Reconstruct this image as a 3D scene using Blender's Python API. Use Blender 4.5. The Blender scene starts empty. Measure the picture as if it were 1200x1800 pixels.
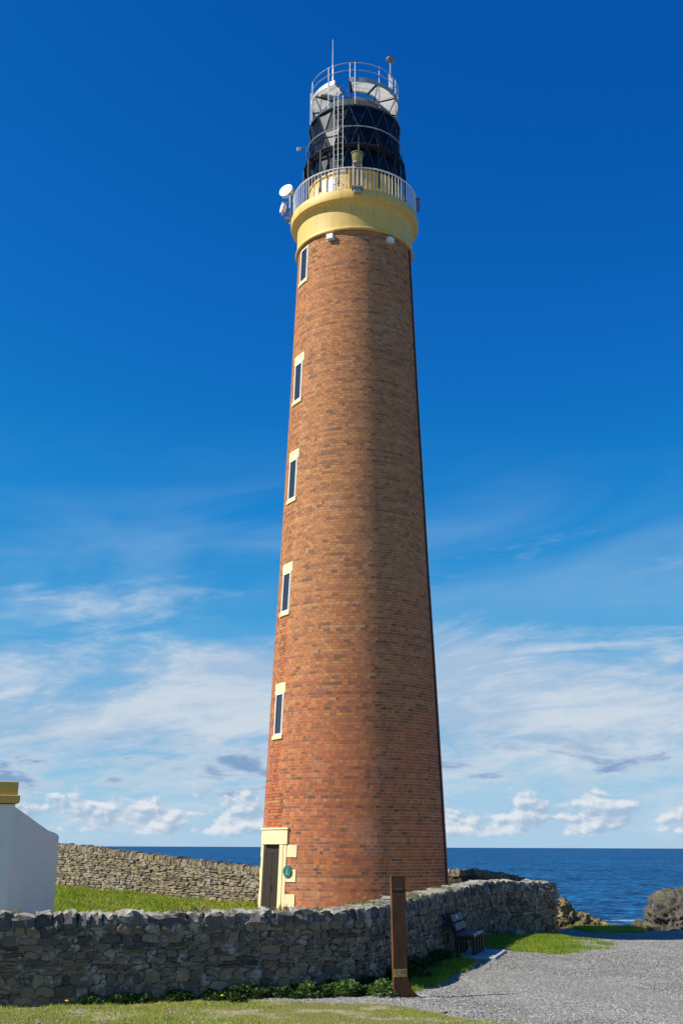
import bpy, bmesh, math, random
import numpy as np
from mathutils import Vector, Matrix, noise

random.seed(7); rng = np.random.default_rng(7)
R = math.radians
scene = bpy.context.scene
col = scene.collection

# ------------------------------------------------------------------ camera
cam_data = bpy.data.cameras.new('camera'); cam = bpy.data.objects.new('camera', cam_data); col.objects.link(cam)
cam_data.sensor_fit = 'VERTICAL'; cam_data.sensor_height = 36.0; cam_data.lens = 40.0
cam_data.clip_start = 0.1; cam_data.clip_end = 120000
cam.matrix_world = Matrix.Translation((0, 0, 2.45)) @ Matrix.Rotation(R(90 + 16.4), 4, 'X') @ Matrix.Rotation(R(0.22), 4, 'Z')
scene.camera = cam
scene.render.resolution_x = 682; scene.render.resolution_y = 1024

# ------------------------------------------------------------------ node helper
class NT:
    def __init__(s, tree): s.t = tree; s.n = tree.nodes; s.l = tree.links
    def node(s, kind, **kw):
        n = s.n.new(kind)
        for k, v in kw.items(): setattr(n, k, v)
        return n
    def put(s, sock, v):
        if isinstance(v, bpy.types.NodeSocket): s.l.new(v, sock)
        elif v is not None: sock.default_value = v
    def m(s, op, a, b=None, c=None, clamp=False):
        n = s.node('ShaderNodeMath', operation=op, use_clamp=clamp)
        s.put(n.inputs[0], a); s.put(n.inputs[1], b); s.put(n.inputs[2], c)
        return n.outputs[0]
    def mix(s, f, a, b, mode='MIX'):
        n = s.node('ShaderNodeMix', data_type='RGBA', blend_type=mode)
        s.put(n.inputs[0], f); s.put(n.inputs[6], a if not isinstance(a, tuple) else (*a[:3], 1)); s.put(n.inputs[7], b if not isinstance(b, tuple) else (*b[:3], 1))
        return n.outputs[2]
    def noise(s, vec, scale, detail=4, rough=.55, dist=0, dim='3D'):
        n = s.node('ShaderNodeTexNoise', noise_dimensions=dim)
        s.put(n.inputs['Vector'], vec); s.put(n.inputs['Scale'], scale); s.put(n.inputs['Detail'], detail)
        s.put(n.inputs['Roughness'], rough); s.put(n.inputs['Distortion'], dist)
        return n.outputs['Fac']
    def voro(s, vec, scale, out='Distance', feature='F1', rnd=1):
        n = s.node('ShaderNodeTexVoronoi', feature=feature)
        s.put(n.inputs['Vector'], vec); s.put(n.inputs['Scale'], scale); s.put(n.inputs['Randomness'], rnd)
        return n.outputs[out]
    def sstep(s, v, a, b, lo=0., hi=1.):
        n = s.node('ShaderNodeMapRange', interpolation_type='SMOOTHSTEP')
        s.put(n.inputs[0], v); s.put(n.inputs[1], a); s.put(n.inputs[2], b); s.put(n.inputs[3], lo); s.put(n.inputs[4], hi)
        return n.outputs[0]
    def lin(s, v, a, b, lo=0., hi=1.):
        n = s.node('ShaderNodeMapRange')
        s.put(n.inputs[0], v); s.put(n.inputs[1], a); s.put(n.inputs[2], b); s.put(n.inputs[3], lo); s.put(n.inputs[4], hi)
        return n.outputs[0]
    def ramp(s, f, stops, interp='LINEAR'):
        n = s.node('ShaderNodeValToRGB'); cr = n.color_ramp; cr.interpolation = interp
        while len(cr.elements) < len(stops): cr.elements.new(.5)
        for e, (p, c) in zip(cr.elements, stops):
            e.position = p; e.color = (*c, 1) if len(c) == 3 else c
        s.put(n.inputs[0], f); return n.outputs[0]
    def comb(s, x, y, z):
        n = s.node('ShaderNodeCombineXYZ'); s.put(n.inputs[0], x); s.put(n.inputs[1], y); s.put(n.inputs[2], z); return n.outputs[0]
    def sep(s, v):
        n = s.node('ShaderNodeSeparateXYZ'); s.put(n.inputs[0], v); return n.outputs
    def bump(s, h, strength=.5, dist=.02, normal=None):
        n = s.node('ShaderNodeBump'); s.put(n.inputs['Height'], h); s.put(n.inputs['Strength'], strength); s.put(n.inputs['Distance'], dist)
        if normal is not None: s.put(n.inputs['Normal'], normal)
        return n.outputs[0]
    def scale(s, v, sc):
        n = s.node('ShaderNodeMapping'); s.put(n.inputs[0], v); n.inputs['Scale'].default_value = sc; return n.outputs[0]

# ------------------------------------------------------------------ world: sky with clouds, sun
SUN_EL, SUN_BEAR = 44.0, -104.0          # bearing measured from +Y, negative to the left
SKY_STRENGTH = 0.1
world = bpy.data.worlds.new('World'); scene.world = world; world.use_nodes = True
W = NT(world.node_tree); W.n.clear()
sky = W.node('ShaderNodeTexSky', sky_type='NISHITA', sun_disc=False)
sky.sun_elevation = R(SUN_EL); sky.sun_rotation = R(SUN_BEAR); sky.altitude = 20
sky.air_density = 1.0; sky.dust_density = 0.15; sky.ozone_density = 2.5
EXPOSURE = 0.68
sr_, sg_, sb_ = W.sep(sky.outputs[0])            # polarised look: each channel of the sky through its own curve
fR = W.sep(W.ramp(W.m('MULTIPLY', sr_, .1), [(0, (.001,)*3), (.09, (.002,)*3), (.167, (.010,)*3), (.234, (.060,)*3), (.40, (.18,)*3), (.65, (.35,)*3), (1, (.40,)*3)]))[0]
cGB = W.sep(W.ramp(W.m('MULTIPLY', sg_, .1), [(0, (0, .06, .25)), (.145, (0, .088, .40)), (.205, (0, .145, .52)), (.276, (0, .235, .62)), (.37, (0, .35, .69)), (.54, (0, .46, .73)), (.62, (0, .565, .77)), (1, (0, .62, .80))]))
skyc = W.scale(W.comb(fR, cGB[1], cGB[2]), (10 / 2 ** EXPOSURE / 1.0,) * 3)
tc = W.node('ShaderNodeTexCoord').outputs['Generated']
dx, dy, dz = W.sep(tc)
az = W.m('MULTIPLY', W.m('ARCTAN2', dx, dy), 57.2958)
el = W.m('MULTIPLY', W.m('ARCSINE', dz), 57.2958)
def gauss(a0, e0, wa, we, amp):
    u = W.m('DIVIDE', W.m('SUBTRACT', az, a0), wa); v = W.m('DIVIDE', W.m('SUBTRACT', el, e0), we)
    q = W.m('ADD', W.m('MULTIPLY', u, u), W.m('MULTIPLY', v, v))
    return W.m('MULTIPLY', W.m('EXPONENT', W.m('MULTIPLY', q, -1)), amp)
def add(*a):
    r = a[0]
    for b in a[1:]: r = W.m('ADD', r, b)
    return r
tilt = W.m('ADD', el, W.m('MULTIPLY', az, -.10))
# high thin veils
n_c = W.noise(W.comb(W.m('MULTIPLY', az, .05), W.m('MULTIPLY', tilt, .20), 3.1), 1.0, 5, .55, .8)
veil = W.m('MULTIPLY', W.sstep(n_c, .32, .80), W.m('MULTIPLY', W.sstep(el, 6, 10), W.sstep(el, 21, 11)))
# middle sheet of streaky cloud
n_s = W.noise(W.comb(W.m('MULTIPLY', az, .095), W.m('MULTIPLY', tilt, .38), 11.7), 1.0, 9, .64, .5)
n_f = W.noise(W.comb(W.m('MULTIPLY', az, .42), W.m('MULTIPLY', tilt, 1.5), 2.2), 1.0, 8, .62, .6)
n_s = W.m('ADD', n_s, W.m('MULTIPLY', W.m('SUBTRACT', n_f, .5), .30))
cov = W.ramp(W.m('DIVIDE', el, 24), [(0, (.30,)*3), (.12, (.48,)*3), (.25, (.58,)*3), (.35, (.50,)*3), (.45, (.26,)*3), (.70, (.08,)*3), (1, (0,)*3)])
bias = add(cov, gauss(6.3, 8.7, 3.2, 2.3, .40), gauss(-5.0, 8.3, 3.8, 1.5, .34), gauss(12, 7.0, 6, 1.5, .24), gauss(-14, 11.8, 5, 2.2, .10), gauss(-13, 5.7, 6, 1.0, .12), gauss(-12, 11.3, 5, 1.2, .10), gauss(-9, 10.2, 3.5, .8, -.18), gauss(14, 11, 5, 1.3, -.12))
sheet = W.sstep(W.m('ADD', n_s, bias), .76, 1.22)
# grey blue cloud banks low down
n_d = W.noise(W.comb(W.m('MULTIPLY', az, .22), W.m('MULTIPLY', el, .85), 5.3), 1.0, 8, .6, .3)
bank = W.m('MULTIPLY', W.sstep(n_d, .41, .56), W.m('MULTIPLY', W.sstep(el, 2.0, 2.7), W.sstep(el, 5.6, 4.0)))
# heaped white clouds above the sea
def cum(oa, oe):
    v = W.comb(W.m('MULTIPLY', W.m('ADD', az, oa), .52), W.m('MULTIPLY', W.m('ADD', el, oe), .80), 8.8)
    return W.noise(v, 1.0, 9, .56, .15)
n_q = cum(0, 0)
env = W.m('MULTIPLY', W.sstep(el, .35, .75), W.sstep(el, 3.3, 1.2))
heap = W.sstep(W.m('ADD', n_q, W.m('MULTIPLY', env, .20)), .58, .70)
heap = W.m('MULTIPLY', heap, W.m('MULTIPLY', W.sstep(el, .25, .8), W.sstep(el, 3.4, 2.4)))
lit = W.sstep(W.m('SUBTRACT', n_q, cum(-.20, .22)), -.10, .12)
c_sheet = W.mix(W.sstep(n_s, .40, .66), (.40, .54, .72), (.66, .72, .78))
c_heap = W.mix(lit, (.36, .49, .66), (.80, .83, .86))
bg0 = W.node('ShaderNodeBackground'); W.put(bg0.inputs[0], skyc); bg0.inputs[1].default_value = SKY_STRENGTH
def over(base, mask, colour):
    b = W.node('ShaderNodeBackground'); W.put(b.inputs[0], colour if not isinstance(colour, tuple) else (*colour, 1)); b.inputs[1].default_value = 1 / 2 ** EXPOSURE
    mx = W.node('ShaderNodeMixShader'); W.put(mx.inputs[0], mask); W.l.new(base, mx.inputs[1]); W.l.new(b.outputs[0], mx.inputs[2])
    return mx.outputs[0]
s = over(bg0.outputs[0], W.m('MULTIPLY', veil, .42), (.42, .60, .80))
s = over(s, W.m('MULTIPLY', sheet, .88), c_sheet)
s = over(s, W.m('MULTIPLY', W.sstep(el, 4.5, 0), .45), (.46, .64, .78))
s = over(s, W.m('MULTIPLY', bank, .85), W.mix(W.sstep(n_d, .50, .64), (.52, .63, .76), (.20, .335, .56)))
s = over(s, W.m('MULTIPLY', heap, .85), c_heap)
out = W.node('ShaderNodeOutputWorld'); W.l.new(s, out.inputs[0])

sun_data = bpy.data.lights.new('sun', 'SUN'); sun = bpy.data.objects.new('sun', sun_data); col.objects.link(sun)
sun_data.energy = 4.4; sun_data.angle = R(.53); sun_data.color = (1.0, .94, .84)
sd = Vector((math.sin(R(SUN_BEAR)) * math.cos(R(SUN_EL)), math.cos(R(SUN_BEAR)) * math.cos(R(SUN_EL)), math.sin(R(SUN_EL))))
sun.rotation_euler = sd.to_track_quat('Z', 'Y').to_euler(); sun.location = sd * 100
vs = scene.view_settings; vs.view_transform = 'Standard'; vs.look = 'None'; vs.exposure = EXPOSURE; vs.gamma = 1.0; vs.use_curve_mapping = False

# ------------------------------------------------------------------ object helpers
def link(o, parent=None):
    col.objects.link(o)
    if parent is not None: o.parent = parent
    return o
def np_obj(name, verts, faces, mat, parent=None, smooth=False, attr=None, loc=None):
    verts = np.asarray(verts, np.float32); faces = np.asarray(faces, np.int32)
    me = bpy.data.meshes.new(name); k = faces.shape[1]
    me.vertices.add(len(verts)); me.vertices.foreach_set('co', verts.ravel())
    me.loops.add(faces.size); me.loops.foreach_set('vertex_index', faces.ravel())
    me.polygons.add(len(faces)); me.polygons.foreach_set('loop_start', np.arange(0, faces.size, k, dtype=np.int32))
    me.polygons.foreach_set('use_smooth', np.full(len(faces), smooth, bool))
    me.update(calc_edges=True); me.validate()
    if attr:
        for an, av in attr.items():
            a = me.attributes.new(an, 'FLOAT', 'POINT'); a.data.foreach_set('value', np.asarray(av, np.float32))
    if mat: me.materials.append(mat)
    o = bpy.data.objects.new(name, me)
    if loc is not None: o.location = loc
    return link(o, parent)
class MB:
    def __init__(s): s.v = []; s.f = []
    def add(s, vs, fs):
        b = len(s.v); s.v += [tuple(v) for v in vs]; s.f += [tuple(i + b for i in f) for f in fs]; return s
    def box(s, c, size, rot=None):
        hx, hy, hz = size[0] / 2, size[1] / 2, size[2] / 2; vs = []
        for z in (-hz, hz):
            for x, y in ((-hx, -hy), (hx, -hy), (hx, hy), (-hx, hy)):
                p = Vector((x, y, z))
                if rot is not None: p = rot @ p
                vs.append(p + Vector(c))
        return s.add(vs, [(3, 2, 1, 0), (4, 5, 6, 7), (0, 1, 5, 4), (1, 2, 6, 5), (2, 3, 7, 6), (3, 0, 4, 7)])
    def hexa(s, p):      # eight points, bottom ring then top ring
        return s.add(p, [(3, 2, 1, 0), (4, 5, 6, 7), (0, 1, 5, 4), (1, 2, 6, 5), (2, 3, 7, 6), (3, 0, 4, 7)])
    def tube(s, pts, r, n=8, closed=False):
        pts = [Vector(p) for p in pts]; m = len(pts); vs = []
        for i, p in enumerate(pts):
            a = pts[(i - 1) % m] if closed or i > 0 else p; b = pts[(i + 1) % m] if closed or i < m - 1 else p
            d = (b - a).normalized(); up = Vector((0, 0, 1)) if abs(d.z) < .9 else Vector((1, 0, 0))
            u = d.cross(up).normalized(); w = d.cross(u)
            rr = r[i] if isinstance(r, (list, tuple)) else r
            vs += [p + u * rr * math.cos(2 * math.pi * k / n) + w * rr * math.sin(2 * math.pi * k / n) for k in range(n)]
        fs = []
        for i in range(m if closed else m - 1):
            j = (i + 1) % m
            fs += [(i * n + k, i * n + (k + 1) % n, j * n + (k + 1) % n, j * n + k) for k in range(n)]
        if not closed: fs += [tuple(range(n))[::-1], tuple(range((m - 1) * n, m * n))]
        return s.add(vs, fs)
    def lathe(s, prof, n=64, a0=0, a1=2 * math.pi, c=(0, 0)):
        full = abs(a1 - a0 - 2 * math.pi) < 1e-6; m = n if full else n + 1; vs = []
        for i in range(m):
            a = a0 + (a1 - a0) * i / n
            vs += [(c[0] + r * math.sin(a), c[1] - r * math.cos(a), z) for r, z in prof]
        k = len(prof); fs = []
        for i in range(n):
            j = (i + 1) % m
            fs += [(i * k + q, j * k + q, j * k + q + 1, i * k + q + 1) for q in range(k - 1)]
        return s.add(vs, fs)
    def prism(s, poly, y0, y1, axis='y'):   # poly in (x, z), extruded in y
        n = len(poly); vs = [(x, y0, z) for x, z in poly] + [(x, y1, z) for x, z in poly]
        return s.add(vs, [tuple(range(n)), tuple(range(2 * n - 1, n - 1, -1))] + [(i + n, (i + 1) % n + n, (i + 1) % n, i) for i in range(n)])
    def mesh(s, name, mat=None, smooth=False, bevel=0):
        me = bpy.data.meshes.new(name); me.from_pydata(s.v, [], s.f); me.update()
        bm = bmesh.new(); bm.from_mesh(me); bmesh.ops.recalc_face_normals(bm, faces=bm.faces)
        if bevel: bmesh.ops.bevel(bm, geom=bm.edges[:], offset=bevel, segments=1, affect='EDGES', profile=.7)
        bm.to_mesh(me); bm.free()
        if smooth:
            me.polygons.foreach_set('use_smooth', np.ones(len(me.polygons), bool))
            me.set_sharp_from_angle(angle=R(38))
        if mat: me.materials.append(mat)
        return me
    def build(s, name, mat, parent=None, smooth=False, bevel=0, loc=None, rotz=None):
        o = bpy.data.objects.new(name, s.mesh(name, mat, smooth, bevel))
        if loc is not None: o.location = loc
        if rotz is not None: o.rotation_euler[2] = rotz
        return link(o, parent)
def tag(o, label, cat, group=None, kind=None):
    o['label'] = label; o['category'] = cat
    if group: o['group'] = group
    if kind: o['kind'] = kind
    return o
def thing(name, label, cat, loc=(0, 0, 0), rotz=0, group=None):
    o = bpy.data.objects.new(name, None); o.empty_display_size = .2; col.objects.link(o); o.location = loc; o.rotation_euler[2] = rotz
    return tag(o, label, cat, group)
def sm(x, a, b):
    t = np.clip((np.asarray(x, float) - a) / (b - a), 0, 1); return t * t * (3 - 2 * t)

# ------------------------------------------------------------------ materials
def mat(name):
    m = bpy.data.materials.new(name); m.use_nodes = True; t = NT(m.node_tree)
    b = m.node_tree.nodes['Principled BSDF']; return m, t, b
def simple(name, c, rough=.6, metal=0, var=.12, nscale=6, bump=0, spec=.4, bscale=60):
    m, t, b = mat(name); o = t.node('ShaderNodeTexCoord').outputs['Object']
    n = t.noise(o, nscale, 5, .6)
    k = t.lin(n, .3, .7, 1 - var, 1 + var)
    mx = t.node('ShaderNodeVectorMath', operation='SCALE'); mx.inputs[0].default_value = c; t.put(mx.inputs['Scale'], k)
    t.put(b.inputs['Base Color'], mx.outputs[0]); b.inputs['Roughness'].default_value = rough; b.inputs['Metallic'].default_value = metal
    b.inputs['Specular IOR Level'].default_value = spec
    if bump: t.put(b.inputs['Normal'], t.bump(t.noise(o, bscale, 3, .6), bump, .01))
    return m
def rnd01(t):   # one value per object and per loose piece
    a = t.node('ShaderNodeObjectInfo').outputs['Random']; g = t.node('ShaderNodeNewGeometry').outputs['Random Per Island']
    return t.m('FRACT', t.m('ADD', a, g))

def m_brick():
    m, t, b = mat('brick'); g = t.node('ShaderNodeNewGeometry')
    tone = t.node('ShaderNodeAttribute', attribute_name='tone').outputs['Fac']
    pos = g.outputs['Position']; z = t.sep(pos)[2]
    c1 = t.ramp(tone, [(0, (.085, .052, .042)), (.12, (.16, .070, .045)), (.28, (.29, .092, .050)), (.5, (.41, .114, .050)), (.72, (.50, .148, .054)), (.9, (.54, .20, .07)), (1, (.48, .26, .12))])
    c2 = t.ramp(tone, [(0, (.12, .080, .050)), (.12, (.20, .108, .056)), (.3, (.32, .150, .066)), (.55, (.42, .205, .080)), (.78, (.50, .25, .092)), (1, (.52, .32, .15))])
    hz = t.m('ADD', t.sstep(z, 3, 15), t.m('MULTIPLY', t.m('SUBTRACT', t.noise(pos, .35, 3), .5), .9), clamp=True)
    c = t.mix(t.m('MULTIPLY', hz, .62), c1, c2)
    n = t.noise(pos, 14, 5, .65)
    c = t.mix(t.lin(n, .25, .75, .0, .30), c, (.32, .16, .065), 'MIX')
    st = t.noise(t.scale(pos, (2.2, 2.2, .25)), 1, 5, .6)
    c = t.mix(t.sstep(st, .55, .75, 0, .28), c, (.10, .07, .05))
    salt = t.m('MULTIPLY', t.sstep(t.noise(t.scale(pos, (1, 1, .6)), .7, 6, .7), .54, .72, 0, .34), t.lin(t.noise(pos, 7, 4, .7), .3, .7)); c = t.mix(salt, c, (.55, .42, .30))
    t.put(b.inputs['Base Color'], c); b.inputs['Roughness'].default_value = .85; b.inputs['Specular IOR Level'].default_value = .25
    t.put(b.inputs['Normal'], t.bump(t.noise(pos, 45, 3, .6), .25, .004))
    return m
def m_mortar():
    m, t, b = mat('brick_mortar'); pos = t.node('ShaderNodeNewGeometry').outputs['Position']; z = t.sep(pos)[2]
    base = t.mix(t.noise(pos, 3, 4), (.47, .335, .20), (.60, .47, .31))
    eff = t.m('MULTIPLY', t.sstep(t.noise(pos, .9, 4, .6), .56, .66), t.sstep(z, 6.0, 3.5))
    t.put(b.inputs['Base Color'], t.mix(eff, base, (.68, .62, .55))); b.inputs['Roughness'].default_value = .95
    b.inputs['Specular IOR Level'].default_value = .1
    return m
def m_paint(name, c, streak=(.25, .2, .1), amt=.3, bs=12, bst=.25):
    m, t, b = mat(name); pos = t.node('ShaderNodeNewGeometry').outputs['Position']
    n = t.noise(pos, 2.5, 6, .65); k = t.mix(t.lin(n, .3, .7, 0, .22), c, tuple(x * .72 for x in c))
    st = t.noise(t.scale(pos, (5, 5, .5)), 1, 6, .65)
    k = t.mix(t.sstep(st, .50, .70, 0, amt), k, streak)
    t.put(b.inputs['Base Color'], k); b.inputs['Roughness'].default_value = .55; b.inputs['Specular IOR Level'].default_value = .35
    t.put(b.inputs['Normal'], t.bump(t.noise(pos, bs, 5, .65), bst, .02))
    return m
def m_stone(name, stops, sunlit_lichen=.0, dark=1.0):
    m, t, b = mat(name); pos = t.node('ShaderNodeNewGeometry').outputs['Position']; r = rnd01(t)
    c = t.ramp(r, stops)
    n = t.noise(pos, 9, 6, .68); c = t.mix(t.lin(n, .25, .75, 0, .6), c, t.mix(r, (.06, .055, .046), (.17, .14, .10)))
    li = t.sstep(t.noise(pos, 3.2, 7, .72), .54, .62, 0, .78)       # pale lichen
    c = t.mix(li, c, (.40, .38, .33))
    sp = t.sstep(t.noise(pos, 30, 3, .6), .60, .70, 0, .5); c = t.mix(sp, c, (.36, .35, .31))
    if sunlit_lichen:  # pale lichen on upward faces, their sunlit brightness painted in with it
        up = t.sep(t.node('ShaderNodeNewGeometry').outputs['Normal'])[2]
        c = t.mix(t.m('MULTIPLY', t.sstep(up, .25, .7), t.sstep(t.noise(pos, 5, 6, .7), .36, .56, .15, sunlit_lichen)), c, (.36, .33, .26))
    t.put(b.inputs['Base Color'], c); b.inputs['Roughness'].default_value = .9; b.inputs['Specular IOR Level'].default_value = .2
    h = t.m('ADD', t.noise(pos, 14, 6, .7), t.m('MULTIPLY', t.noise(pos, 60, 3, .6), .3))
    t.put(b.inputs['Normal'], t.bump(h, .9, .03))
    return m
def m_wallmortar(name, a, c2):
    m, t, b = mat(name); pos = t.node('ShaderNodeNewGeometry').outputs['Position']
    c = t.mix(t.lin(t.noise(pos, 4, 7, .7), .3, .7), a, c2)
    c = t.mix(t.sstep(t.noise(pos, 2.3, 5, .7), .6, .7, 0, .7), c, (.60, .59, .56))
    c = t.mix(t.sstep(t.noise(pos, 9, 6, .75), .50, .60, 0, .75), c, tuple(x * .45 for x in a))
    t.put(b.inputs['Base Color'], c); b.inputs['Roughness'].default_value = .95; b.inputs['Specular IOR Level'].default_value = .1
    t.put(b.inputs['Normal'], t.bump(t.noise(pos, 28, 6, .7), 1, .03))
    return m
def m_ground():
    m, t, b = mat('ground'); pos = t.node('ShaderNodeNewGeometry').outputs['Position']
    gr = t.node('ShaderNodeAttribute', attribute_name='gravel').outputs['Fac']; cl = t.node('ShaderNodeAttribute', attribute_name='cliff').outputs['Fac']
    edge = t.m('ADD', gr, t.m('MULTIPLY', t.m('SUBTRACT', t.noise(pos, 2.6, 6, .65), .5), .9))
    f = t.sstep(edge, .40, .60)
    v = t.voro(pos, 26, 'Color'); vv = t.sep(v)[0]
    g = t.ramp(vv, [(0, (.105, .102, .095)), (.35, (.205, .20, .185)), (.7, (.30, .292, .268)), (.93, (.40, .38, .345)), (1, (.54, .51, .45))])
    g = t.mix(t.lin(t.noise(pos, .8, 5, .6), .3, .7, 0, .65), g, (.19, .18, .15))
    g = t.mix(t.sstep(t.noise(pos, 1.7, 5, .6), .58, .72, 0, .5), g, (.17, .16, .08))
    s = t.mix(t.noise(pos, 3, 6, .65), (.12, .13, .030), (.22, .20, .065))
    s = t.mix(t.sstep(t.noise(pos, 1.3, 5, .6), .50, .62, 0, .85), s, (.34, .29, .19))
    c = t.mix(f, s, g)
    rk = t.mix(t.noise(pos, .8, 6, .7), (.09, .08, .07), (.24, .21, .16))
    c = t.mix(cl, c, rk)
    t.put(b.inputs['Base Color'], c); b.inputs['Roughness'].default_value = .95; b.inputs['Specular IOR Level'].default_value = .12
    h = t.m('ADD', t.m('MULTIPLY', t.voro(pos, 26), -1), t.m('MULTIPLY', t.noise(pos, 6, 5), .8))
    t.put(b.inputs['Normal'], t.bump(h, .8, .03))
    return m
def m_leaf(name, stops, trans=.25):
    m, t, b = mat(name); pos = t.node('ShaderNodeNewGeometry').outputs['Position']
    r = t.node('ShaderNodeNewGeometry').outputs['Random Per Island']
    k = t.m('ADD', t.m('MULTIPLY', r, .55), t.m('MULTIPLY', t.lin(t.noise(pos, .9, 4, .6), .3, .7), .45))
    c = t.ramp(k, stops); t.put(b.inputs['Base Color'], c); b.inputs['Roughness'].default_value = .6; b.inputs['Specular IOR Level'].default_value = .25
    tr = t.node('ShaderNodeBsdfTranslucent'); t.put(tr.inputs[0], c)
    mx = t.node('ShaderNodeMixShader'); mx.inputs[0].default_value = trans
    t.l.new(b.outputs[0], mx.inputs[1]); t.l.new(tr.outputs[0], mx.inputs[2])
    t.l.new(mx.outputs[0], m.node_tree.nodes['Material Output'].inputs[0]); return m
def m_glass(name, tint, base, fac=.5):
    m, t, b = mat(name)
    tr = t.node('ShaderNodeBsdfTransparent'); tr.inputs[0].default_value = (*tint, 1)
    b.inputs['Base Color'].default_value = (*base, 1); b.inputs['Roughness'].default_value = .10; b.inputs['Specular IOR Level'].default_value = .5
    mx = t.node('ShaderNodeMixShader'); mx.inputs[0].default_value = fac
    t.l.new(tr.outputs[0], mx.inputs[1]); t.l.new(b.outputs[0], mx.inputs[2])
    t.l.new(mx.outputs[0], m.node_tree.nodes['Material Output'].inputs[0]); return m
def m_sea():
    m, t, b = mat('sea'); pos = t.node('ShaderNodeNewGeometry').outputs['Position']
    p1 = t.scale(pos, (1, .55, 1))
    w1 = t.noise(p1, .16, 6, .62); w2 = t.noise(p1, .035, 5, .6); w3 = t.noise(pos, .004, 4, .55)
    w4 = t.noise(t.scale(pos, (.3, 1, 1)), .012, 4, .6)
    k = t.m('ADD', t.m('MULTIPLY', w1, .60), t.m('ADD', t.m('MULTIPLY', w2, .25), t.m('MULTIPLY', w4, .15)))
    c = t.ramp(k, [(.40, (.001, .012, .042)), (.46, (.002, .036, .11)), (.52, (.004, .078, .20)), (.60, (.018, .15, .32))])
    foam = t.m('MULTIPLY', t.sstep(t.noise(t.scale(pos, (.5, 1, 1)), .22, 6, .7), .72, .78), t.sstep(w3, .45, .6))
    px_, py_, _ = t.sep(pos)
    surf = t.m('MULTIPLY', t.m('MULTIPLY', t.sstep(t.m('ABSOLUTE', t.m('SUBTRACT', px_, 112)), 16, 6), t.sstep(t.m('ABSOLUTE', t.m('SUBTRACT', py_, t.m('ADD', 452, t.m('MULTIPLY', t.noise(pos, .12, 4), 14)))), 6, 2)), t.sstep(t.noise(pos, .35, 5, .7), .35, .6))
    c = t.mix(t.m('MULTIPLY', t.m('MAXIMUM', foam, surf), .7), c, (.6, .65, .68))
    d = t.node('ShaderNodeBsdfDiffuse'); t.put(d.inputs[0], c)
    bn = t.bump(k, 1, 3.0)
    gl = t.node('ShaderNodeBsdfGlossy'); gl.inputs['Roughness'].default_value = .35; t.put(gl.inputs['Normal'], bn); t.put(d.inputs['Normal'], bn)
    mx = t.node('ShaderNodeMixShader'); mx.inputs[0].default_value = .09
    t.l.new(d.outputs[0], mx.inputs[1]); t.l.new(gl.outputs[0], mx.inputs[2])
    t.l.new(mx.outputs[0], m.node_tree.nodes['Material Output'].inputs[0]); return m
def m_corten():
    m, t, b = mat('rusty_steel'); o = t.node('ShaderNodeTexCoord').outputs['Object']
    n = t.noise(t.scale(o, (3, 3, 1)), 2, 7, .7)
    c = t.ramp(n, [(.25, (.045, .019, .008)), (.5, (.13, .046, .012)), (.75, (.21, .074, .018))])
    c = t.mix(t.sstep(t.noise(t.scale(o, (14, 14, .8)), 1, 5, .6), .55, .75, 0, .45), c, (.20, .075, .02))
    t.put(b.inputs['Base Color'], c); b.inputs['Roughness'].default_value = .75; b.inputs['Metallic'].default_value = .1
    t.put(b.inputs['Normal'], t.bump(t.noise(o, 60, 3), .2, .004)); return m
def m_rock():
    m, t, b = mat('cliff_rock'); pos = t.node('ShaderNodeNewGeometry').outputs['Position']
    n = t.noise(pos, .9, 8, .7); c = t.ramp(n, [(.25, (.06, .05, .04)), (.45, (.20, .155, .09)), (.6, (.34, .25, .12)), (.78, (.44, .35, .19))])
    c = t.mix(t.sstep(t.noise(pos, 5, 5, .7), .52, .68, 0, .8), c, (.07, .062, .055))
    c = t.mix(t.sstep(t.noise(pos, 2.2, 5, .7), .6, .7, 0, .6), c, (.32, .31, .28))
    up = t.sep(t.node('ShaderNodeNewGeometry').outputs['Normal'])[2]
    c = t.mix(t.m('MULTIPLY', t.sstep(up, .55, .9), t.sstep(t.noise(pos, 1.2, 4), .48, .6, 0, .7)), c, (.13, .14, .035))
    t.put(b.inputs['Base Color'], c); b.inputs['Roughness'].default_value = .95; b.inputs['Specular IOR Level'].default_value = .12
    t.put(b.inputs['Normal'], t.bump(t.noise(pos, 4, 8, .7), 1, .25)); return m

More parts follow.
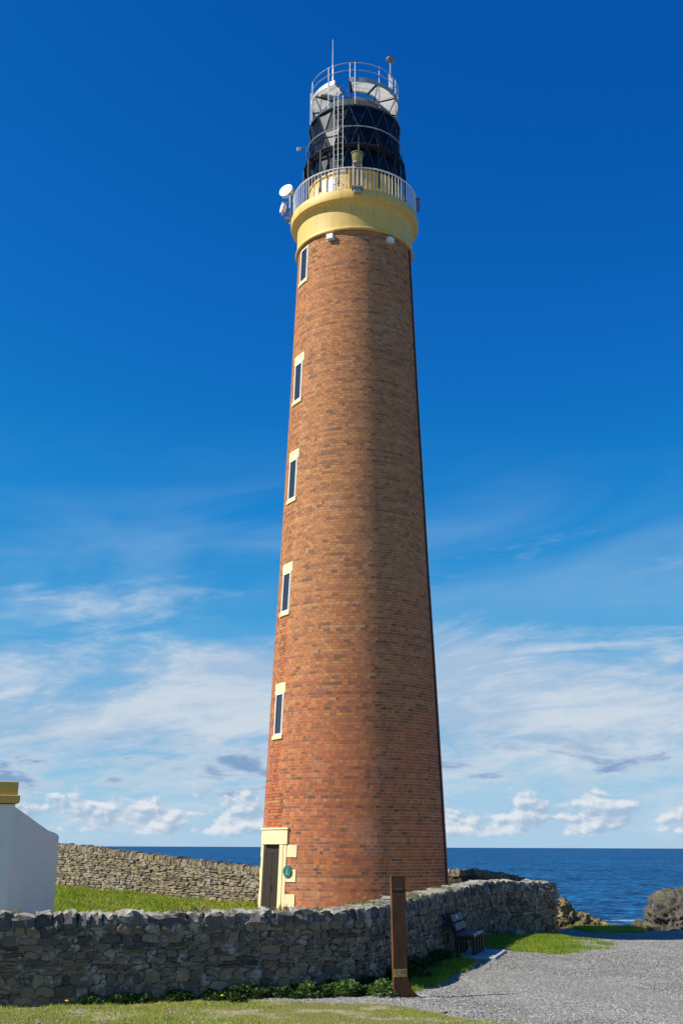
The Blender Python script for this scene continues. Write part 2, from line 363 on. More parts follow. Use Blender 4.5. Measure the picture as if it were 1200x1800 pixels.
M = dict(
    brick=m_brick(), mortar=m_mortar(),
    yellow=m_paint('gallery_yellow_paint', (.72, .49, .13), (.34, .24, .10), .5),
    cream=m_paint('cream_paint', (.78, .63, .36), (.55, .44, .25), .2),
    ochre=m_paint('ochre_paint', (.60, .38, .08), (.4, .26, .07), .2),
    white=simple('white_paint', (.72, .72, .70), .45, var=.06),
    galv=simple('galvanised_steel', (.34, .35, .35), .5, .2, .2, 4),
    grating=simple('white_metal_sheet', (.74, .73, .68), .5, 0, .1, 5),
    black=simple('black_paint', (.016, .018, .024), .6, 0, .2, spec=.2),
    roof=simple('dark_blue_grey_paint', (.055, .066, .078), .4, .1, .25, 3),
    navyin=simple('dark_blue_backdrop', (.012, .022, .045), .6),  # for sheets added behind the panes to darken them
    grey=simple('grey_metal', (.20, .20, .20), .5, .2),
    wood=simple('dark_brown_wood', (.030, .019, .011), .6, 0, .5, 9, .4),
    render_=m_paint('white_render', (.74, .74, .74), (.52, .52, .50), .14, 55, .9),
    concrete=simple('concrete', (.34, .35, .35), .9, 0, .18, 3, .5),
    bench_grey=simple('weathered_plank', (.085, .070, .068), .6, 0, .3, 12, .3),
    bench_dark=simple('dark_plank', (.030, .022, .020), .6, 0, .3, 12, .2),
    plaque=simple('green_enamel', (.02, .14, .12), .3),
    pale=simple('pale_enamel', (.25, .42, .36), .4),
    lampglass=m_glass('yellowed_lamp_glass', (.75, .72, .45), (.50, .46, .22), .45),
    lglass=m_glass('lantern_glass', (.30, .40, .55), (.004, .010, .024), .5),
    pane=m_glass('window_glass', (.05, .06, .08), (.03, .035, .05), .9),
    corten=m_corten(), ground=m_ground(), sea=m_sea(), rock=m_rock(),
    stone=m_stone('dark_field_stone', [(0, (.075, .070, .060)), (.25, (.15, .128, .10)), (.5, (.24, .18, .115)), (.72, (.31, .22, .125)), (.88, (.16, .145, .125)), (1, (.33, .27, .185))]),
    cope=m_stone('slate_coping', [(0, (.075, .075, .078)), (.5, (.11, .11, .11)), (1, (.16, .155, .14))], .8),
    stone2=m_stone('brown_field_stone', [(0, (.15, .13, .095)), (.3, (.25, .20, .125)), (.6, (.36, .27, .14)), (.85, (.30, .26, .19)), (1, (.42, .33, .18))]),
    wmortar=m_wallmortar('wall_mortar', (.27, .24, .195), (.62, .56, .46)),
    wmortar2=m_wallmortar('rear_wall_mortar', (.07, .06, .045), (.17, .145, .10)),
    turf=m_leaf('turf_blades', [(0, (.15, .25, .03)), (.35, (.29, .37, .05)), (.6, (.40, .43, .075)), (.85, (.46, .43, .12)), (1, (.56, .48, .21))]),
    lawn=m_leaf('lawn_blades', [(0, (.09, .19, .016)), (.4, (.17, .28, .022)), (.7, (.27, .33, .03)), (1, (.44, .38, .08))]),
    meadow=m_leaf('meadow_blades', [(0, (.10, .19, .016)), (.3, (.20, .30, .022)), (.55, (.30, .37, .035)), (.75, (.40, .39, .07)), (.9, (.46, .33, .12)), (1, (.48, .27, .12))]),
    weed=m_leaf('weed_leaves', [(0, (.018, .045, .010)), (.5, (.038, .085, .016)), (1, (.10, .16, .045))]),
    tuft=m_leaf('tuft_blades', [(0, (.10, .11, .03)), (.5, (.20, .19, .06)), (1, (.36, .31, .15))]),
    dandelion=simple('yellow_petals', (.75, .55, .02), .6),
    pebble=None,
)
def m_pebble():
    m, t, b = mat('gravel_stone'); r = rnd01(t)
    c = t.ramp(r, [(0, (.13, .127, .12)), (.3, (.20, .196, .182)), (.65, (.27, .263, .243)), (.95, (.335, .322, .295)), (1, (.46, .44, .39))])
    t.put(b.inputs['Base Color'], c); b.inputs['Roughness'].default_value = .9; b.inputs['Specular IOR Level'].default_value = .15; return m
M['pebble'] = m_pebble()
M['deck'] = m_leaf('translucent_deck_sheet', [(0, (.80, .79, .74)), (1, (.86, .85, .80))], .55)
M['lglass'].node_tree.nodes['Principled BSDF'].inputs['Roughness'].default_value = .26

# ------------------------------------------------------------------ terrain
COAST = ([-90, -40, -16, -9, -4, 3, 8, 11, 15, 22, 40, 90], [86, 76, 61, 55, 51.5, 52.5, 50, 48.2, 48.6, 50, 46, 30])
def fnoise(x, y, f, seed=0., oct=4):
    out = np.zeros_like(x)
    for i in range(x.size):
        out.flat[i] = noise.fractal(Vector((x.flat[i] * f + seed, y.flat[i] * f - seed, seed * .7)), .9, 2.1, oct)
    return out
def gz(x, y):          # height of the land without the small bumps
    x = np.asarray(x, float); y = np.asarray(y, float)
    zl = .52 * np.clip((-x - 2) / 10.5, 0, 1) * np.clip((y - 38) / 16, 0, 1)
    zr = -.70 * sm(x, 5.0, 9.0) * sm(y, 32, 43)
    return zl + zr
def in_poly(x, y, P):
    ins = np.zeros(np.shape(x), bool); n = len(P)
    for i in range(n):
        x0, y0 = P[i]; x1, y1 = P[(i + 1) % n]
        c = ((y0 > y) != (y1 > y)) & (x < (x1 - x0) * (y - y0) / (y1 - y0 + 1e-12) + x0); ins ^= c
    return ins
WALLPATH = [(-12.5, 17.2), (-5.45, 19.5), (-2.5, 20.5), (0.2, 21.55), (.78, 22.5), (1.12, 24.2), (2.05, 27.3), (2.92, 30.6), (3.7, 33.2), (4.35, 35.2), (5.2, 35.8), (6.5, 36.35)]
TURF = [(-9, 16), (-9, 19), (-5.45, 20), (-2.5, 21), (-2.1, 20.62), (-1.2, 20.35), (-.3, 20.1), (.93, 19.8), (1.67, 18.7), (2.55, 17.7), (3.3, 16)]
LAWN = [(4.4, 36.2), (6.6, 36.6), (6.6, 35), (6.7, 33.5), (6.4, 31.8), (5.9, 30.7), (5.2, 30.1), (4.6, 30.7), (4.1, 31.3), (3.2, 31.5)]
STRIP = [(.4, 21.9), (1.2, 21.5), (1.65, 22.7), (2.4, 24.9), (2.95, 27.4), (2.5, 28.2), (3.2, 31.5), (3.9, 35), (4.4, 36.2), (2.0, 30), (1.0, 25)]
FRINGE = [(9.6, 46.6), (11.8, 46.9), (12.2, 50), (9.4, 50)]
YARD = [(-30, 22), (-12, 18.5), (-5.4, 20.2), (-2.5, 21.2), (0, 22.3), (.5, 23), (1, 25), (2, 28.5), (3.5, 34), (4.3, 36), (6.4, 36.8), (8, 46.5), (3, 49), (-4, 48), (-16, 57), (-30, 68)]
def gravel_mask(x, y):
    g = np.ones(np.shape(x))
    for P in (TURF, LAWN, STRIP, FRINGE, YARD): g[in_poly(x, y, P)] = 0
    return g
def axis(lo, a, b, hi, fine, coarse):
    left = a - np.geomspace(fine, a - lo, coarse)[::-1]; right = b + np.geomspace(fine, hi - b, coarse)
    return np.concatenate([left, np.arange(a, b + 1e-6, fine), right])
gx = axis(-90, -8, 12, 90, .14, 30); gy = axis(-60, 16, 52, 96, .16, 30)
XX, YY = np.meshgrid(gx, gy); nx, ny = len(gx), len(gy)
yc = np.interp(XX, *COAST)
cn = fnoise(XX[::2, ::2].copy(), YY[::2, ::2].copy(), .35, 3.3)
cn = np.repeat(np.repeat(cn, 2, 0), 2, 1)[:ny, :nx]
fall = sm(YY + cn * 1.3, yc, yc + 5)
ZZ = gz(XX, YY) + cn * .035 * (1 - fall) - fall * (26 + cn * 3)
gm = gravel_mask(XX, YY)
for _ in range(2): gm[1:-1, 1:-1] = (gm[1:-1, 1:-1] * 2 + gm[:-2, 1:-1] + gm[2:, 1:-1] + gm[1:-1, :-2] + gm[1:-1, 2:]) / 6
ii = np.arange(nx * ny).reshape(ny, nx)
quads = np.stack([ii[:-1, :-1], ii[:-1, 1:], ii[1:, 1:], ii[1:, :-1]], -1).reshape(-1, 4)
land = np_obj('ground', np.stack([XX, YY, ZZ], -1).reshape(-1, 3), quads, M['ground'], smooth=True,
              attr=dict(gravel=gm.ravel(), cliff=sm(fall, .01, .06).ravel()))
land['kind'] = 'structure'; land['label'] = 'gravel and turf headland around the lighthouse'
sr = np.concatenate([[0], np.geomspace(30, 90000, 40)]); sv = [(0, 0, -24)]; sf = []
mb = MB(); mb.lathe([(r, -24) for r in sr[1:]], 96); mb.lathe([(.01, -24), (30, -24)], 96)
sea = mb.build('sea', M['sea']); sea['kind'] = 'structure'; sea['label'] = 'deep blue sea with fine ripples out to the horizon'

# ------------------------------------------------------------------ lighthouse
AX = (.52, 44.0)
def r_at(z): return float(np.interp(z, [-1, 0, 2.2, 6.4, 9, 13, 20, 26.9], [3.535, 3.50, 3.42, 3.25, 3.14, 2.95, 2.66, 2.41]))
tower = thing('lighthouse', 'tall tapering brick lighthouse with yellow gallery band and dark lantern room', 'lighthouse', (AX[0], AX[1], 0))
def cyl(a, r, z): return Vector((r * math.sin(a), -r * math.cos(a), z))
CH = .11                                    # course height
WAZ = R(-61)
WIN = [(6.38, 7.92, True), (10.99, 12.55, True), (15.54, 17.11, True), (19.72, 21.37, True), (25.05, 26.66, False)]
WIN = [(round(a / CH) * CH, round(b / CH) * CH, l) for a, b, l in WIN]
WH = .31; DH = .66; DTOP = round(2.5 / CH) * CH
def holes(z):
    zm = z + CH / 2; hs_ = []
    if -.5 < zm < DTOP: hs_.append((WAZ - DH / r_at(zm), WAZ + DH / r_at(zm)))
    for a, b, l in WIN:
        if a < zm < b: hs_.append((WAZ - WH / r_at(zm), WAZ + WH / r_at(zm)))
    return hs_
# mortar core with openings
NC = 120
zlev = sorted(set([round(k * CH * 6, 4) for k in range(0, 42)] + [x for w in WIN for x in w[:2]] + [-.6, DTOP, 27.4]))
zlev = [z for z in zlev if z <= 27.4]
vs_, fs_ = [], []
def corea(i, z):
    hw = (DH if z < 4.5 else WH) / r_at(z)
    if i == 0: return WAZ - hw
    return WAZ + hw + (2 * math.pi - 2 * hw) * (i - 1) / (NC - 1)
for z in zlev:
    for i in range(NC): vs_.append(cyl(corea(i, z), r_at(z) - .0055, z))
for k in range(len(zlev) - 1):
    zm = (zlev[k] + zlev[k + 1]) / 2
    op = (zm < DTOP) or any(a < zm < b for a, b, l in WIN)
    for i in range(NC):
        if i == 0 and op: continue
        j = (i + 1) % NC; fs_.append((k * NC + i, k * NC + j, (k + 1) * NC + j, (k + 1) * NC + i))
shaft = MB().add(vs_, fs_).build('brick_shaft', M['mortar'], tower, smooth=True)
# bricks, three courses of stretchers to one of headers
bricks = []      # a0, a1, z, course, header
ncourse = int(26.95 / CH); J = .014
for k in range(-3, ncourse):
    z = k * CH; rm = r_at(z + CH / 2); head = (k % 4 == 0)
    n = max(8, round(2 * math.pi * rm / (.118 if head else .228))); st = 2 * math.pi / n; off = (k * .37 % 1) * st if head else (.5 * (k % 2) + .13 * (k // 4)) * st
    hl = holes(z)
    for i in range(n):
        a0 = -math.pi + off + i * st + J / rm / 2; a1 = a0 + st - J / rm
        if a0 > math.pi: a0 -= 2 * math.pi; a1 -= 2 * math.pi
        segs = [(a0, a1)]
        for h0, h1 in hl:
            ns = []
            for s0, s1 in segs:
                if s1 <= h0 or s0 >= h1: ns.append((s0, s1)); continue
                if s0 < h0 - .008: ns.append((s0, h0))
                if s1 > h1 + .008: ns.append((h1, s1))
            segs = ns
        bricks += [(s0, s1, z, k, head) for s0, s1 in segs]
B = np.array([(a, b, z, k, h) for a, b, z, k, h in bricks], float)
nb = len(B)
rowtone = np.array([random.gauss(0, .06) for _ in range(ncourse + 8)])
tone = .12 + .76 * rng.beta(2.2, 2.0, nb) + np.where(B[:, 4] > 0, .13, -.03) + rowtone[B[:, 3].astype(int) + 3]
tone = np.where(rng.random(nb) < .030, .08 + rng.random(nb) * .14, tone).clip(0, 1)
am = (B[:, 0] + B[:, 1]) / 2
order = sorted([i for i in range(nb) if R(-50) < am[i] < R(44) and B[i, 4] == 0 and B[i, 2] > .55 and B[i, 1] - B[i, 0] > .05], key=lambda i: B[i, 2] - .25 * math.cos(am[i]))
single = set(order[:150])
heads = sorted([i for i in range(nb) if R(-50) < am[i] < R(44) and .55 < B[i, 2] < 2.3 and i not in single], key=lambda i: B[i, 2])
single |= set(heads[:300 - len(single)])
keep = np.array([i for i in range(nb) if i not in single]); BB = B[keep]; prot = rng.normal(0, .0008, len(BB)).clip(-.0012, .002) + (BB[:, 1] - BB[:, 0]) ** 2 * 2.9 / 8
vv = np.zeros((len(BB), 8, 3))
rb = np.interp(BB[:, 2], [-1, 0, 2.2, 6.4, 9, 13, 20, 26.9], [3.535, 3.50, 3.42, 3.25, 3.14, 2.95, 2.66, 2.41])
rt = np.interp(BB[:, 2] + CH - J, [-1, 0, 2.2, 6.4, 9, 13, 20, 26.9], [3.535, 3.50, 3.42, 3.25, 3.14, 2.95, 2.66, 2.41])
for q, (ac, dr, top) in enumerate([(0, -.04, 0), (1, -.04, 0), (1, 0, 0), (0, 0, 0), (0, -.04, 1), (1, -.04, 1), (1, 0, 1), (0, 0, 1)]):
    r = (rt if top else rb) + dr + (prot if dr == 0 else 0); a = BB[:, ac]
    vv[:, q] = np.stack([r * np.sin(a), -r * np.cos(a), BB[:, 2] + (CH - J if top else 0)], -1)
bf = np.array([(3, 2, 6, 7), (0, 3, 7, 4), (2, 1, 5, 6), (4, 7, 6, 5), (0, 1, 2, 3)])
ff = (np.arange(len(BB))[:, None, None] * 8 + bf).reshape(-1, 4)
bw = np_obj('brickwork', vv.reshape(-1, 3), ff, M['brick'], shaft, attr=dict(tone=np.repeat(tone[keep], 8))); bw['kind'] = 'stuff'
proto = {}
for i in sorted(single):
    a0, a1, z, k, h = B[i]; rr = r_at(z + CH / 2); w = math.floor((a1 - a0) * rr * 200) / 200; tq = round(float(tone[i]) * 14) / 14
    key = (w, tq)
    if key not in proto:
        mbk = MB().box((0, .018, 0), (w, .044, CH - J)); me = mbk.mesh('brick', M['brick'])
        a = me.attributes.new('tone', 'FLOAT', 'POINT'); a.data.foreach_set('value', np.full(len(me.vertices), tq, np.float32)); proto[key] = me
    o = bpy.data.objects.new('brick', proto[key]); c = (a0 + a1) / 2
    o.location = cyl(c, rr - .0045 + random.gauss(0, .0008), z + (CH - J) / 2); o.rotation_euler = (R(-2.1), 0, c); link(o, shaft)

# flat frames that follow the batter: u along the wall, z up, w outwards
nW = Vector((math.sin(WAZ), -math.cos(WAZ), 0)); tW = Vector((math.cos(WAZ), math.sin(WAZ), 0))
def wp(u, z, w): return nW * (r_at(z) + w) + tW * u + Vector((0, 0, z))
def wbox(m_, u0, u1, z0, z1, w0, w1):
    return m_.hexa([wp(u0, z0, w1), wp(u1, z0, w1), wp(u1, z0, w0), wp(u0, z0, w0), wp(u0, z1, w1), wp(u1, z1, w1), wp(u1, z1, w0), wp(u0, z1, w0)])
def arcblock(m_, a0, a1, z0, z1, o0, o1, n=6):
    vs, fs = [], []
    for i in range(n + 1):
        a = a0 + (a1 - a0) * i / n
        vs += [cyl(a, r_at(z0) + o1, z0), cyl(a, r_at(z1) + o1, z1), cyl(a, r_at(z1) + o0, z1), cyl(a, r_at(z0) + o0, z0)]
    for i in range(n):
        for q in range(4): fs.append((i * 4 + q, i * 4 + 4 + q, i * 4 + 4 + (q + 1) % 4, i * 4 + (q + 1) % 4))
    fs += [(3, 2, 1, 0), (n * 4, n * 4 + 1, n * 4 + 2, n * 4 + 3)]
    return m_.add(vs, fs)
for a, b, lint in WIN:
    f = MB(); e = .055; h = WH - .002; w0, w1 = -.12, .004
    wbox(f, -h, -h + e, a, b, w0, w1); wbox(f, h - e, h, a, b, w0, w1); wbox(f, -h + e, h - e, a, a + e, w0, w1); wbox(f, -h + e, h - e, b - e, b, w0, w1)
    win = f.build('window', M['white'], tower)
    wbox(MB(), -h + e, h - e, a + e, b - e, -.05, -.035).build('pane', M['pane'], win)
    rv = MB(); wbox(rv, -h - .06, -h, a - .02, b + .02, -.22, -.012); wbox(rv, h, h + .06, a - .02, b + .02, -.22, -.012); wbox(rv, -h, h, b, b + .06, -.22, -.012); wbox(rv, -h - .05, h + .05, a, b, -.30, -.23)
    rv.build('reveal', M['mortar'], win)
    if lint: arcblock(MB(), WAZ - .42 / r_at(b), WAZ + .42 / r_at(b), b, b + .37, -.05, .012).build('lintel', M['cream'], win)
    arcblock(MB(), WAZ - .40 / r_at(a), WAZ + .40 / r_at(a), a - .15, a, -.16, .05).build('sill', M['cream'], win)
# door with surround
jw = .37
def arcd(m_, u0, u1, z0, z1, o0, o1, n=5): return arcblock(m_, WAZ + u0 / r_at(z0), WAZ + u1 / r_at(z0), z0, z1, o0, o1, n)
ds = MB(); arcd(ds, -DH - jw, -DH, -.5, DTOP, -.16, .05); ds.build('door_jamb', M['cream'], tower)
ds = MB(); arcd(ds, DH, DH + jw * .55, -.5, DTOP, -.16, .05); arcd(ds, DH + jw * .55 + .02, DH + jw, -.5, DTOP, -.05, .035); ds.build('door_jamb', M['cream'], tower)
dl = MB(); arcd(dl, -DH - jw - .02, DH + jw + .02, DTOP + .003, DTOP + .50, -.16, .07, 9)
lint_ = dl.build('door_lintel', M['cream'], tower)
arcd(MB(), -DH - jw - .05, DH + jw + .05, DTOP + .505, DTOP + .57, -.05, .10, 9).build('drip_moulding', M['cream'], lint_)
for z0 in (2.10, 1.28, .46):
    q = MB(); arcd(q, DH + jw + .004, DH + jw + .46, z0, z0 + .41, -.04, .03); q.build('quoin', M['cream'], tower)
    q = MB(); arcd(q, -DH - jw - .40, -DH - jw - .004, z0, z0 + .41, -.04, .03); q.build('quoin', M['cream'], tower)
dr = MB(); wbox(dr, -DH - .05, DH + .05, -.4, DTOP + .05, -.16, -.10); door = dr.build('door', M['wood'], tower)
for side in (-1, 1):
    for i in range(6):
        u = side * (.02 + .105 * i); p = MB(); wbox(p, min(u, u + side * .096), max(u, u + side * .096), -.35, DTOP - .30, -.10, -.078 + .004 * (i % 2)); p.build('plank', M['wood'], door)
tb = MB(); wbox(tb, -DH, DH, DTOP - .29, DTOP - .23, -.10, -.07); tb.build('top_rail', M['wood'], door)
hd = MB(); wbox(hd, .06, .09, .95, 1.10, -.08, -.04); hd.build('handle', M['black'], door)

# gallery: band, cornice, deck
gal = MB().lathe([(2.40, 26.78), (2.53, 26.78), (2.545, 26.82), (2.52, 26.90), (2.475, 26.93), (2.475, 27.88), (2.49, 27.95), (2.56, 28.02), (2.69, 28.05), (2.745, 28.09), (2.76, 28.15), (2.76, 28.45), (2.74, 28.50), (2.60, 28.53), (1.8, 28.55)], 128).build('gallery', M['yellow'], tower, smooth=True)
mur = MB().lathe([(1.97, 28.5), (1.97, 29.80), (2.03, 29.83), (2.03, 29.90), (1.90, 29.95)], 96).build('lantern_base', M['yellow'], tower, smooth=True)
for a, w_, z0, z1 in ((-34, .62, 28.75, 29.62), (-58, .5, 28.8, 29.5)):
    p = MB(); n = 5; a_ = R(a); vs = []
    for i in range(n):
        t_ = a_ - w_ / 4 + w_ / 2 * i / (n - 1)
        vs += [cyl(t_, 2.0, z0), cyl(t_, 2.0, z1), cyl(t_, 1.9, z1), cyl(t_, 1.9, z0)]
    fs = [(i * 4 + q, i * 4 + 4 + q, i * 4 + 4 + (q + 1) % 4, i * 4 + (q + 1) % 4) for i in range(n - 1) for q in range(4)] + [(3, 2, 1, 0), tuple(n * 4 - 4 + q for q in range(4))]
    p.add(vs, fs).build('hatch', M['white'] if a == -34 else M['cream'], mur)
ringpts = lambda r, z, n=96: [cyl(2 * math.pi * i / n, r, z) for i in range(n)]
rail = MB().tube(ringpts(2.66, 29.56), .030, 6, True).build('gallery_railing', M['white'], tower, smooth=True)
bal = MB().tube([(0, 0, 0), (0, 0, 1.20)], .0145, 5).mesh('baluster', M['white'])
for i in range(96):
    o = bpy.data.objects.new('baluster', bal); o.location = cyl(2 * math.pi * (i + .5) / 96, 2.66, 28.36 + .0); link(o, rail)
foot = MB().tube([(0, -.0, 0), (0, .12, 0)], .014, 5).mesh('bracket', M['white'])
# outside brackets under the gallery
for a in (-24, 35.5):
    o = MB().box((0, 0, 0), (.30, .22, .24)).build('vent_box', M['white'], tower, bevel=.02); o.location = cyl(R(a), r_at(26.55) + .07, 26.52); o.rotation_euler[2] = R(a)
cond = MB().tube([cyl(R(71.5), r_at(z) + .02, z) for z in np.linspace(-.1, 26.78, 30)], .035, 6).build('conductor_strip', M['black'], tower, smooth=True)

# lantern: triangular panes between four levels
ZL = [29.95, 31.0, 32.02, 33.05]; NL = 16; RL = 1.98
def nod(k, i): return cyl(2 * math.pi * (i + .5 * (k % 2)) / NL + R(4), RL, ZL[k])
fr = MB().tube([nod(3, i) for i in range(NL)], .06, 6, True)
lan = fr.build('lantern', M['black'], tower)
MB().lathe([(1.85, 29.9), (1.85, 29.96), (.01, 29.96)], 32).build('floor', M['black'], lan); MB().lathe([(1.9, 33.0), (.01, 33.0)], 32).build('ceiling', M['black'], lan)
for k in range(3):
    for i in range(NL):
        if k % 2 == 0: tris = [(nod(k, i), nod(k, i + 1), nod(k + 1, i)), (nod(k + 1, i), nod(k, i + 1), nod(k + 1, i + 1))]
        else: tris = [(nod(k, i), nod(k + 1, i + 1), nod(k + 1, i)), (nod(k, i), nod(k, i + 1), nod(k + 1, i + 1))]
        for t3 in tris:
            c = sum(t3, Vector()) / 3; nn = Vector((c.x, c.y, 0)).normalized()
            tri = [c + (p - c) * .985 for p in t3]
            MB().add(tri + [p - nn * .012 for p in tri], [(0, 1, 2), (5, 4, 3), (0, 3, 4, 1), (1, 4, 5, 2), (2, 5, 3, 0)]).build('pane', M['lglass'], lan)
        for (p, q_) in ([(nod(k, i), nod(k + 1, i)), (nod(k, i + 1), nod(k + 1, i))] if k % 2 == 0 else [(nod(k, i), nod(k + 1, i)), (nod(k, i), nod(k + 1, i + 1))]):
            nn = Vector(((p + q_).x, (p + q_).y, 0)).normalized() * .015
            MB().tube([p + nn, q_ + nn], .019, 5).build('glazing_bar', M['roof'], lan)
MB().tube(ringpts(RL + .02, ZL[0] + .02, 48), .05, 6, True).build('glazing_ring', M['black'], lan)
MB().tube([nod(1, i) for i in range(NL)], .035, 5, True).build('glazing_ring', M['black'], lan)
# inside: optic, added sheets (white for sun glare on the glass, navy as dark backdrop)
MB().lathe([(.01, 29.97), (.55, 29.97), (.55, 30.6), (.35, 30.65), (.35, 30.8), (.62, 31.0), (.70, 31.5), (.62, 32.0), (.3, 32.3), (.01, 32.35)], 24).build('optic', M['galv'], lan, smooth=True)
for a0, a1, z0, z1, mt in ((-48, -18, 29.97, 32.9, 'white'), (-16, 30, 30.95, 33.0, 'navyin'), (30, 78, 31.3, 33.0, 'navyin'), (-92, -60, 31.6, 33.0, 'navyin'), (-16, 22, 29.97, 30.9, 'navyin'), (140, 214, 30.9, 33.0, 'navyin')):
    MB().lathe([(1.72, z0), (1.72, z1), (1.70, z1), (1.70, z0)], 10, R(a0), R(a1)).build('backdrop_sheet', M[mt], lan)
# hand ring halfway up, outer ledge with struts
hr = MB().tube(ringpts(2.13, 31.93, 64), .026, 6, True)
hr.build('hand_ring', M['galv'], lan, smooth=True)
led = MB(); RO = 2.23
oc = [cyl(2 * math.pi * i / NL + R(4), RO, 31.02) for i in range(NL)]; ic = [cyl(2 * math.pi * i / NL + R(4), 2.0, 31.02) for i in range(NL)]
led.tube(oc, .045, 5, True).tube(ic, .03, 5, True)
for w_ in (.25, .5, .75): led.tube([p.lerp(q, w_) for p, q in zip(oc, ic)], .02, 4, True)
ledge = led.build('cleaning_ledge', M['black'], lan)
for i in range(NL):
    a = 2 * math.pi * i / NL + R(4)
    MB().tube([cyl(a, RO, 31.02), cyl(a, RO, 29.0)], .045, 5).tube([cyl(a, RO, 31.02), cyl(a, 2.03, 31.6)], .032, 5).tube([cyl(a, RO, 31.02), cyl(a, 2.0, 31.02)], .03, 4).build('ledge_strut', M['black'], ledge)
roof = MB().lathe([(2.03, 33.02), (2.06, 33.06), (2.03, 33.12), (1.95, 33.15), (1.78, 33.50), (1.50, 33.85), (1.02, 34.15), (.32, 34.30), (.30, 34.42), (.42, 34.46), (.42, 34.56), (.2, 34.72), (.01, 34.76)], 32).build('lantern_roof', M['roof'], tower)
# crown platform: a ring with one gap for the ladder
G0, G1 = R(-7), R(360 - 27)
plat = MB().lathe([(1.94, 34.28), (1.97, 34.28), (1.97, 34.50), (1.94, 34.50), (1.94, 34.28)], 80, G0, G1)
plat.lathe([(1.10, 34.34), (1.13, 34.34), (1.13, 34.46), (1.10, 34.46), (1.10, 34.34)], 60, G0, G1)
for a in (G0, G1): plat.tube([cyl(a, 1.11, 34.40), cyl(a, 1.955, 34.40)], .05, 4)
platf = plat.build('crown_platform', M['galv'], tower)
nseg = 9
for i in range(nseg):
    a0 = G0 + (G1 - G0) * i / nseg + .012; a1 = G0 + (G1 - G0) * (i + 1) / nseg - .012; mbp = MB(); nr = 12
    for q in range(nr):
        b0 = a0 + (a1 - a0) * q / nr; b1 = a0 + (a1 - a0) * (q + .86) / nr
        mbp.lathe([(1.13, 34.42), (1.94, 34.42), (1.94, 34.445), (1.13, 34.445), (1.13, 34.42)], 1, b0, b1)
    mbp.build('deck_panel', M['deck'], platf)
    MB().tube([cyl(a0 - .012, 1.12, 34.36), cyl(a0 - .012, 1.95, 34.36)], .045, 4).tube([cyl(a0 - .012, 1.95, 34.34), cyl(a0 - .012, 1.6, 33.6)], .02, 4).build('beam', M['black'], platf)
crail = MB().tube(ringpts(1.96, 35.24, 72), .019, 6, True).tube(ringpts(1.96, 34.86, 72), .017, 6, True).build('crown_rail', M['galv'], tower, smooth=True)
for a in (-71, -35.5, 0, 32, 65, 100, 135, 170, 205, 240, 265):
    MB().tube([cyl(R(a), 1.985, 33.1), cyl(R(a), 1.985, 35.24)], .019, 6).build('post', M['galv'], crail)
for a in (-29, -6.5, 50, 150, 222):
    MB().tube([cyl(R(a), 1.96, 34.45), cyl(R(a), 1.96, 35.24)], .019, 6).build('post', M['galv'], crail)
# ladder
lad = MB(); LA = R(-18); un = Vector((math.sin(LA), -math.cos(LA), 0)); ut = Vector((math.cos(LA), math.sin(LA), 0))
def lp(u, z, r=2.30): return un * r + ut * u + Vector((0, 0, z))
for u in (-.20, .20): lad.tube([lp(u, 28.55), lp(u, 33.35)], .016, 6)
lad.tube([lp(.0, 28.55, 2.34), lp(.0, 33.2, 2.34), lp(.03, 33.75, 2.32), lp(.12, 34.0, 2.15), lp(.22, 34.0, 1.9), lp(.28, 33.7, 1.65)], .016, 6)
for z in (29.6, 31.5, 33.0): lad.tube([lp(-.2, z), lp(-.2, z, 1.98)], .014, 5).tube([lp(.2, z), lp(.2, z, 1.98)], .014, 5)
ladder = lad.build('ladder', M['galv'], tower, smooth=True)
rung = MB().tube([lp(-.2, 0), lp(.2, 0)], .014, 5).mesh('rung', M['galv'])
for i in range(17):
    o = bpy.data.objects.new('rung', rung); o.location = (0, 0, 28.8 + i * .28); link(o, ladder)

# ---- things fixed to the lighthouse
def at_t(a, r, z): p = cyl(R(a), r, z); return (p.x + AX[0], p.y + AX[1], p.z)
t = thing('whip_antenna', 'thin upright whip antenna rising above the crown rail of the lantern', 'antenna', at_t(-31, 1.9, 34.4))
MB().tube([(0, 0, 0), (0, 0, .95)], .03, 6).build('mount', M['galv'], t, smooth=True)
MB().tube([(0, 0, .9), (0, 0, 1.6), (0, 0, 2.3)], [.018, .014, .010], 6).build('rod', M['galv'], t, smooth=True)
t = thing('mushroom_antenna', 'grey mushroom shaped antenna on a pole at right of the crown platform', 'antenna', at_t(56, 1.9, 34.3))
MB().tube([(0, 0, 0), (0, 0, 1.75)], .028, 8).build('pole', M['galv'], t, smooth=True)
MB().lathe([(.01, 1.74), (.17, 1.75), (.20, 1.79), (.20, 1.83), (.15, 1.87), (.06, 1.89), (.01, 1.895)], 20).build('cap', M['grey'], t, smooth=True)
MB().box((.02, 0, .55), (.16, .14, .5)).build('junction_box', M['white'], t, bevel=.015)
t = thing('sensor_dome', 'small white dome sensor on the left of the crown platform', 'sensor', at_t(-62, 1.55, 34.45))
MB().lathe([(.01, .42), (.10, .40), (.16, .32), (.18, .22), (.18, 0), (.01, 0)], 16).build('dome', M['white'], t, smooth=True)
t = thing('arm_sensor', 'small grey box on an arm at the left side of the lantern glass', 'sensor', at_t(-84, 2.0, 32.1))
MB().tube([(0, 0, 0), (-.25, -.02, .05), (-.40, -.02, -.02)], .022, 6).build('arm', M['grey'], t, smooth=True)
MB().box((-.46, -.02, -.06), (.20, .12, .20)).build('box', M['galv'], t, bevel=.02)
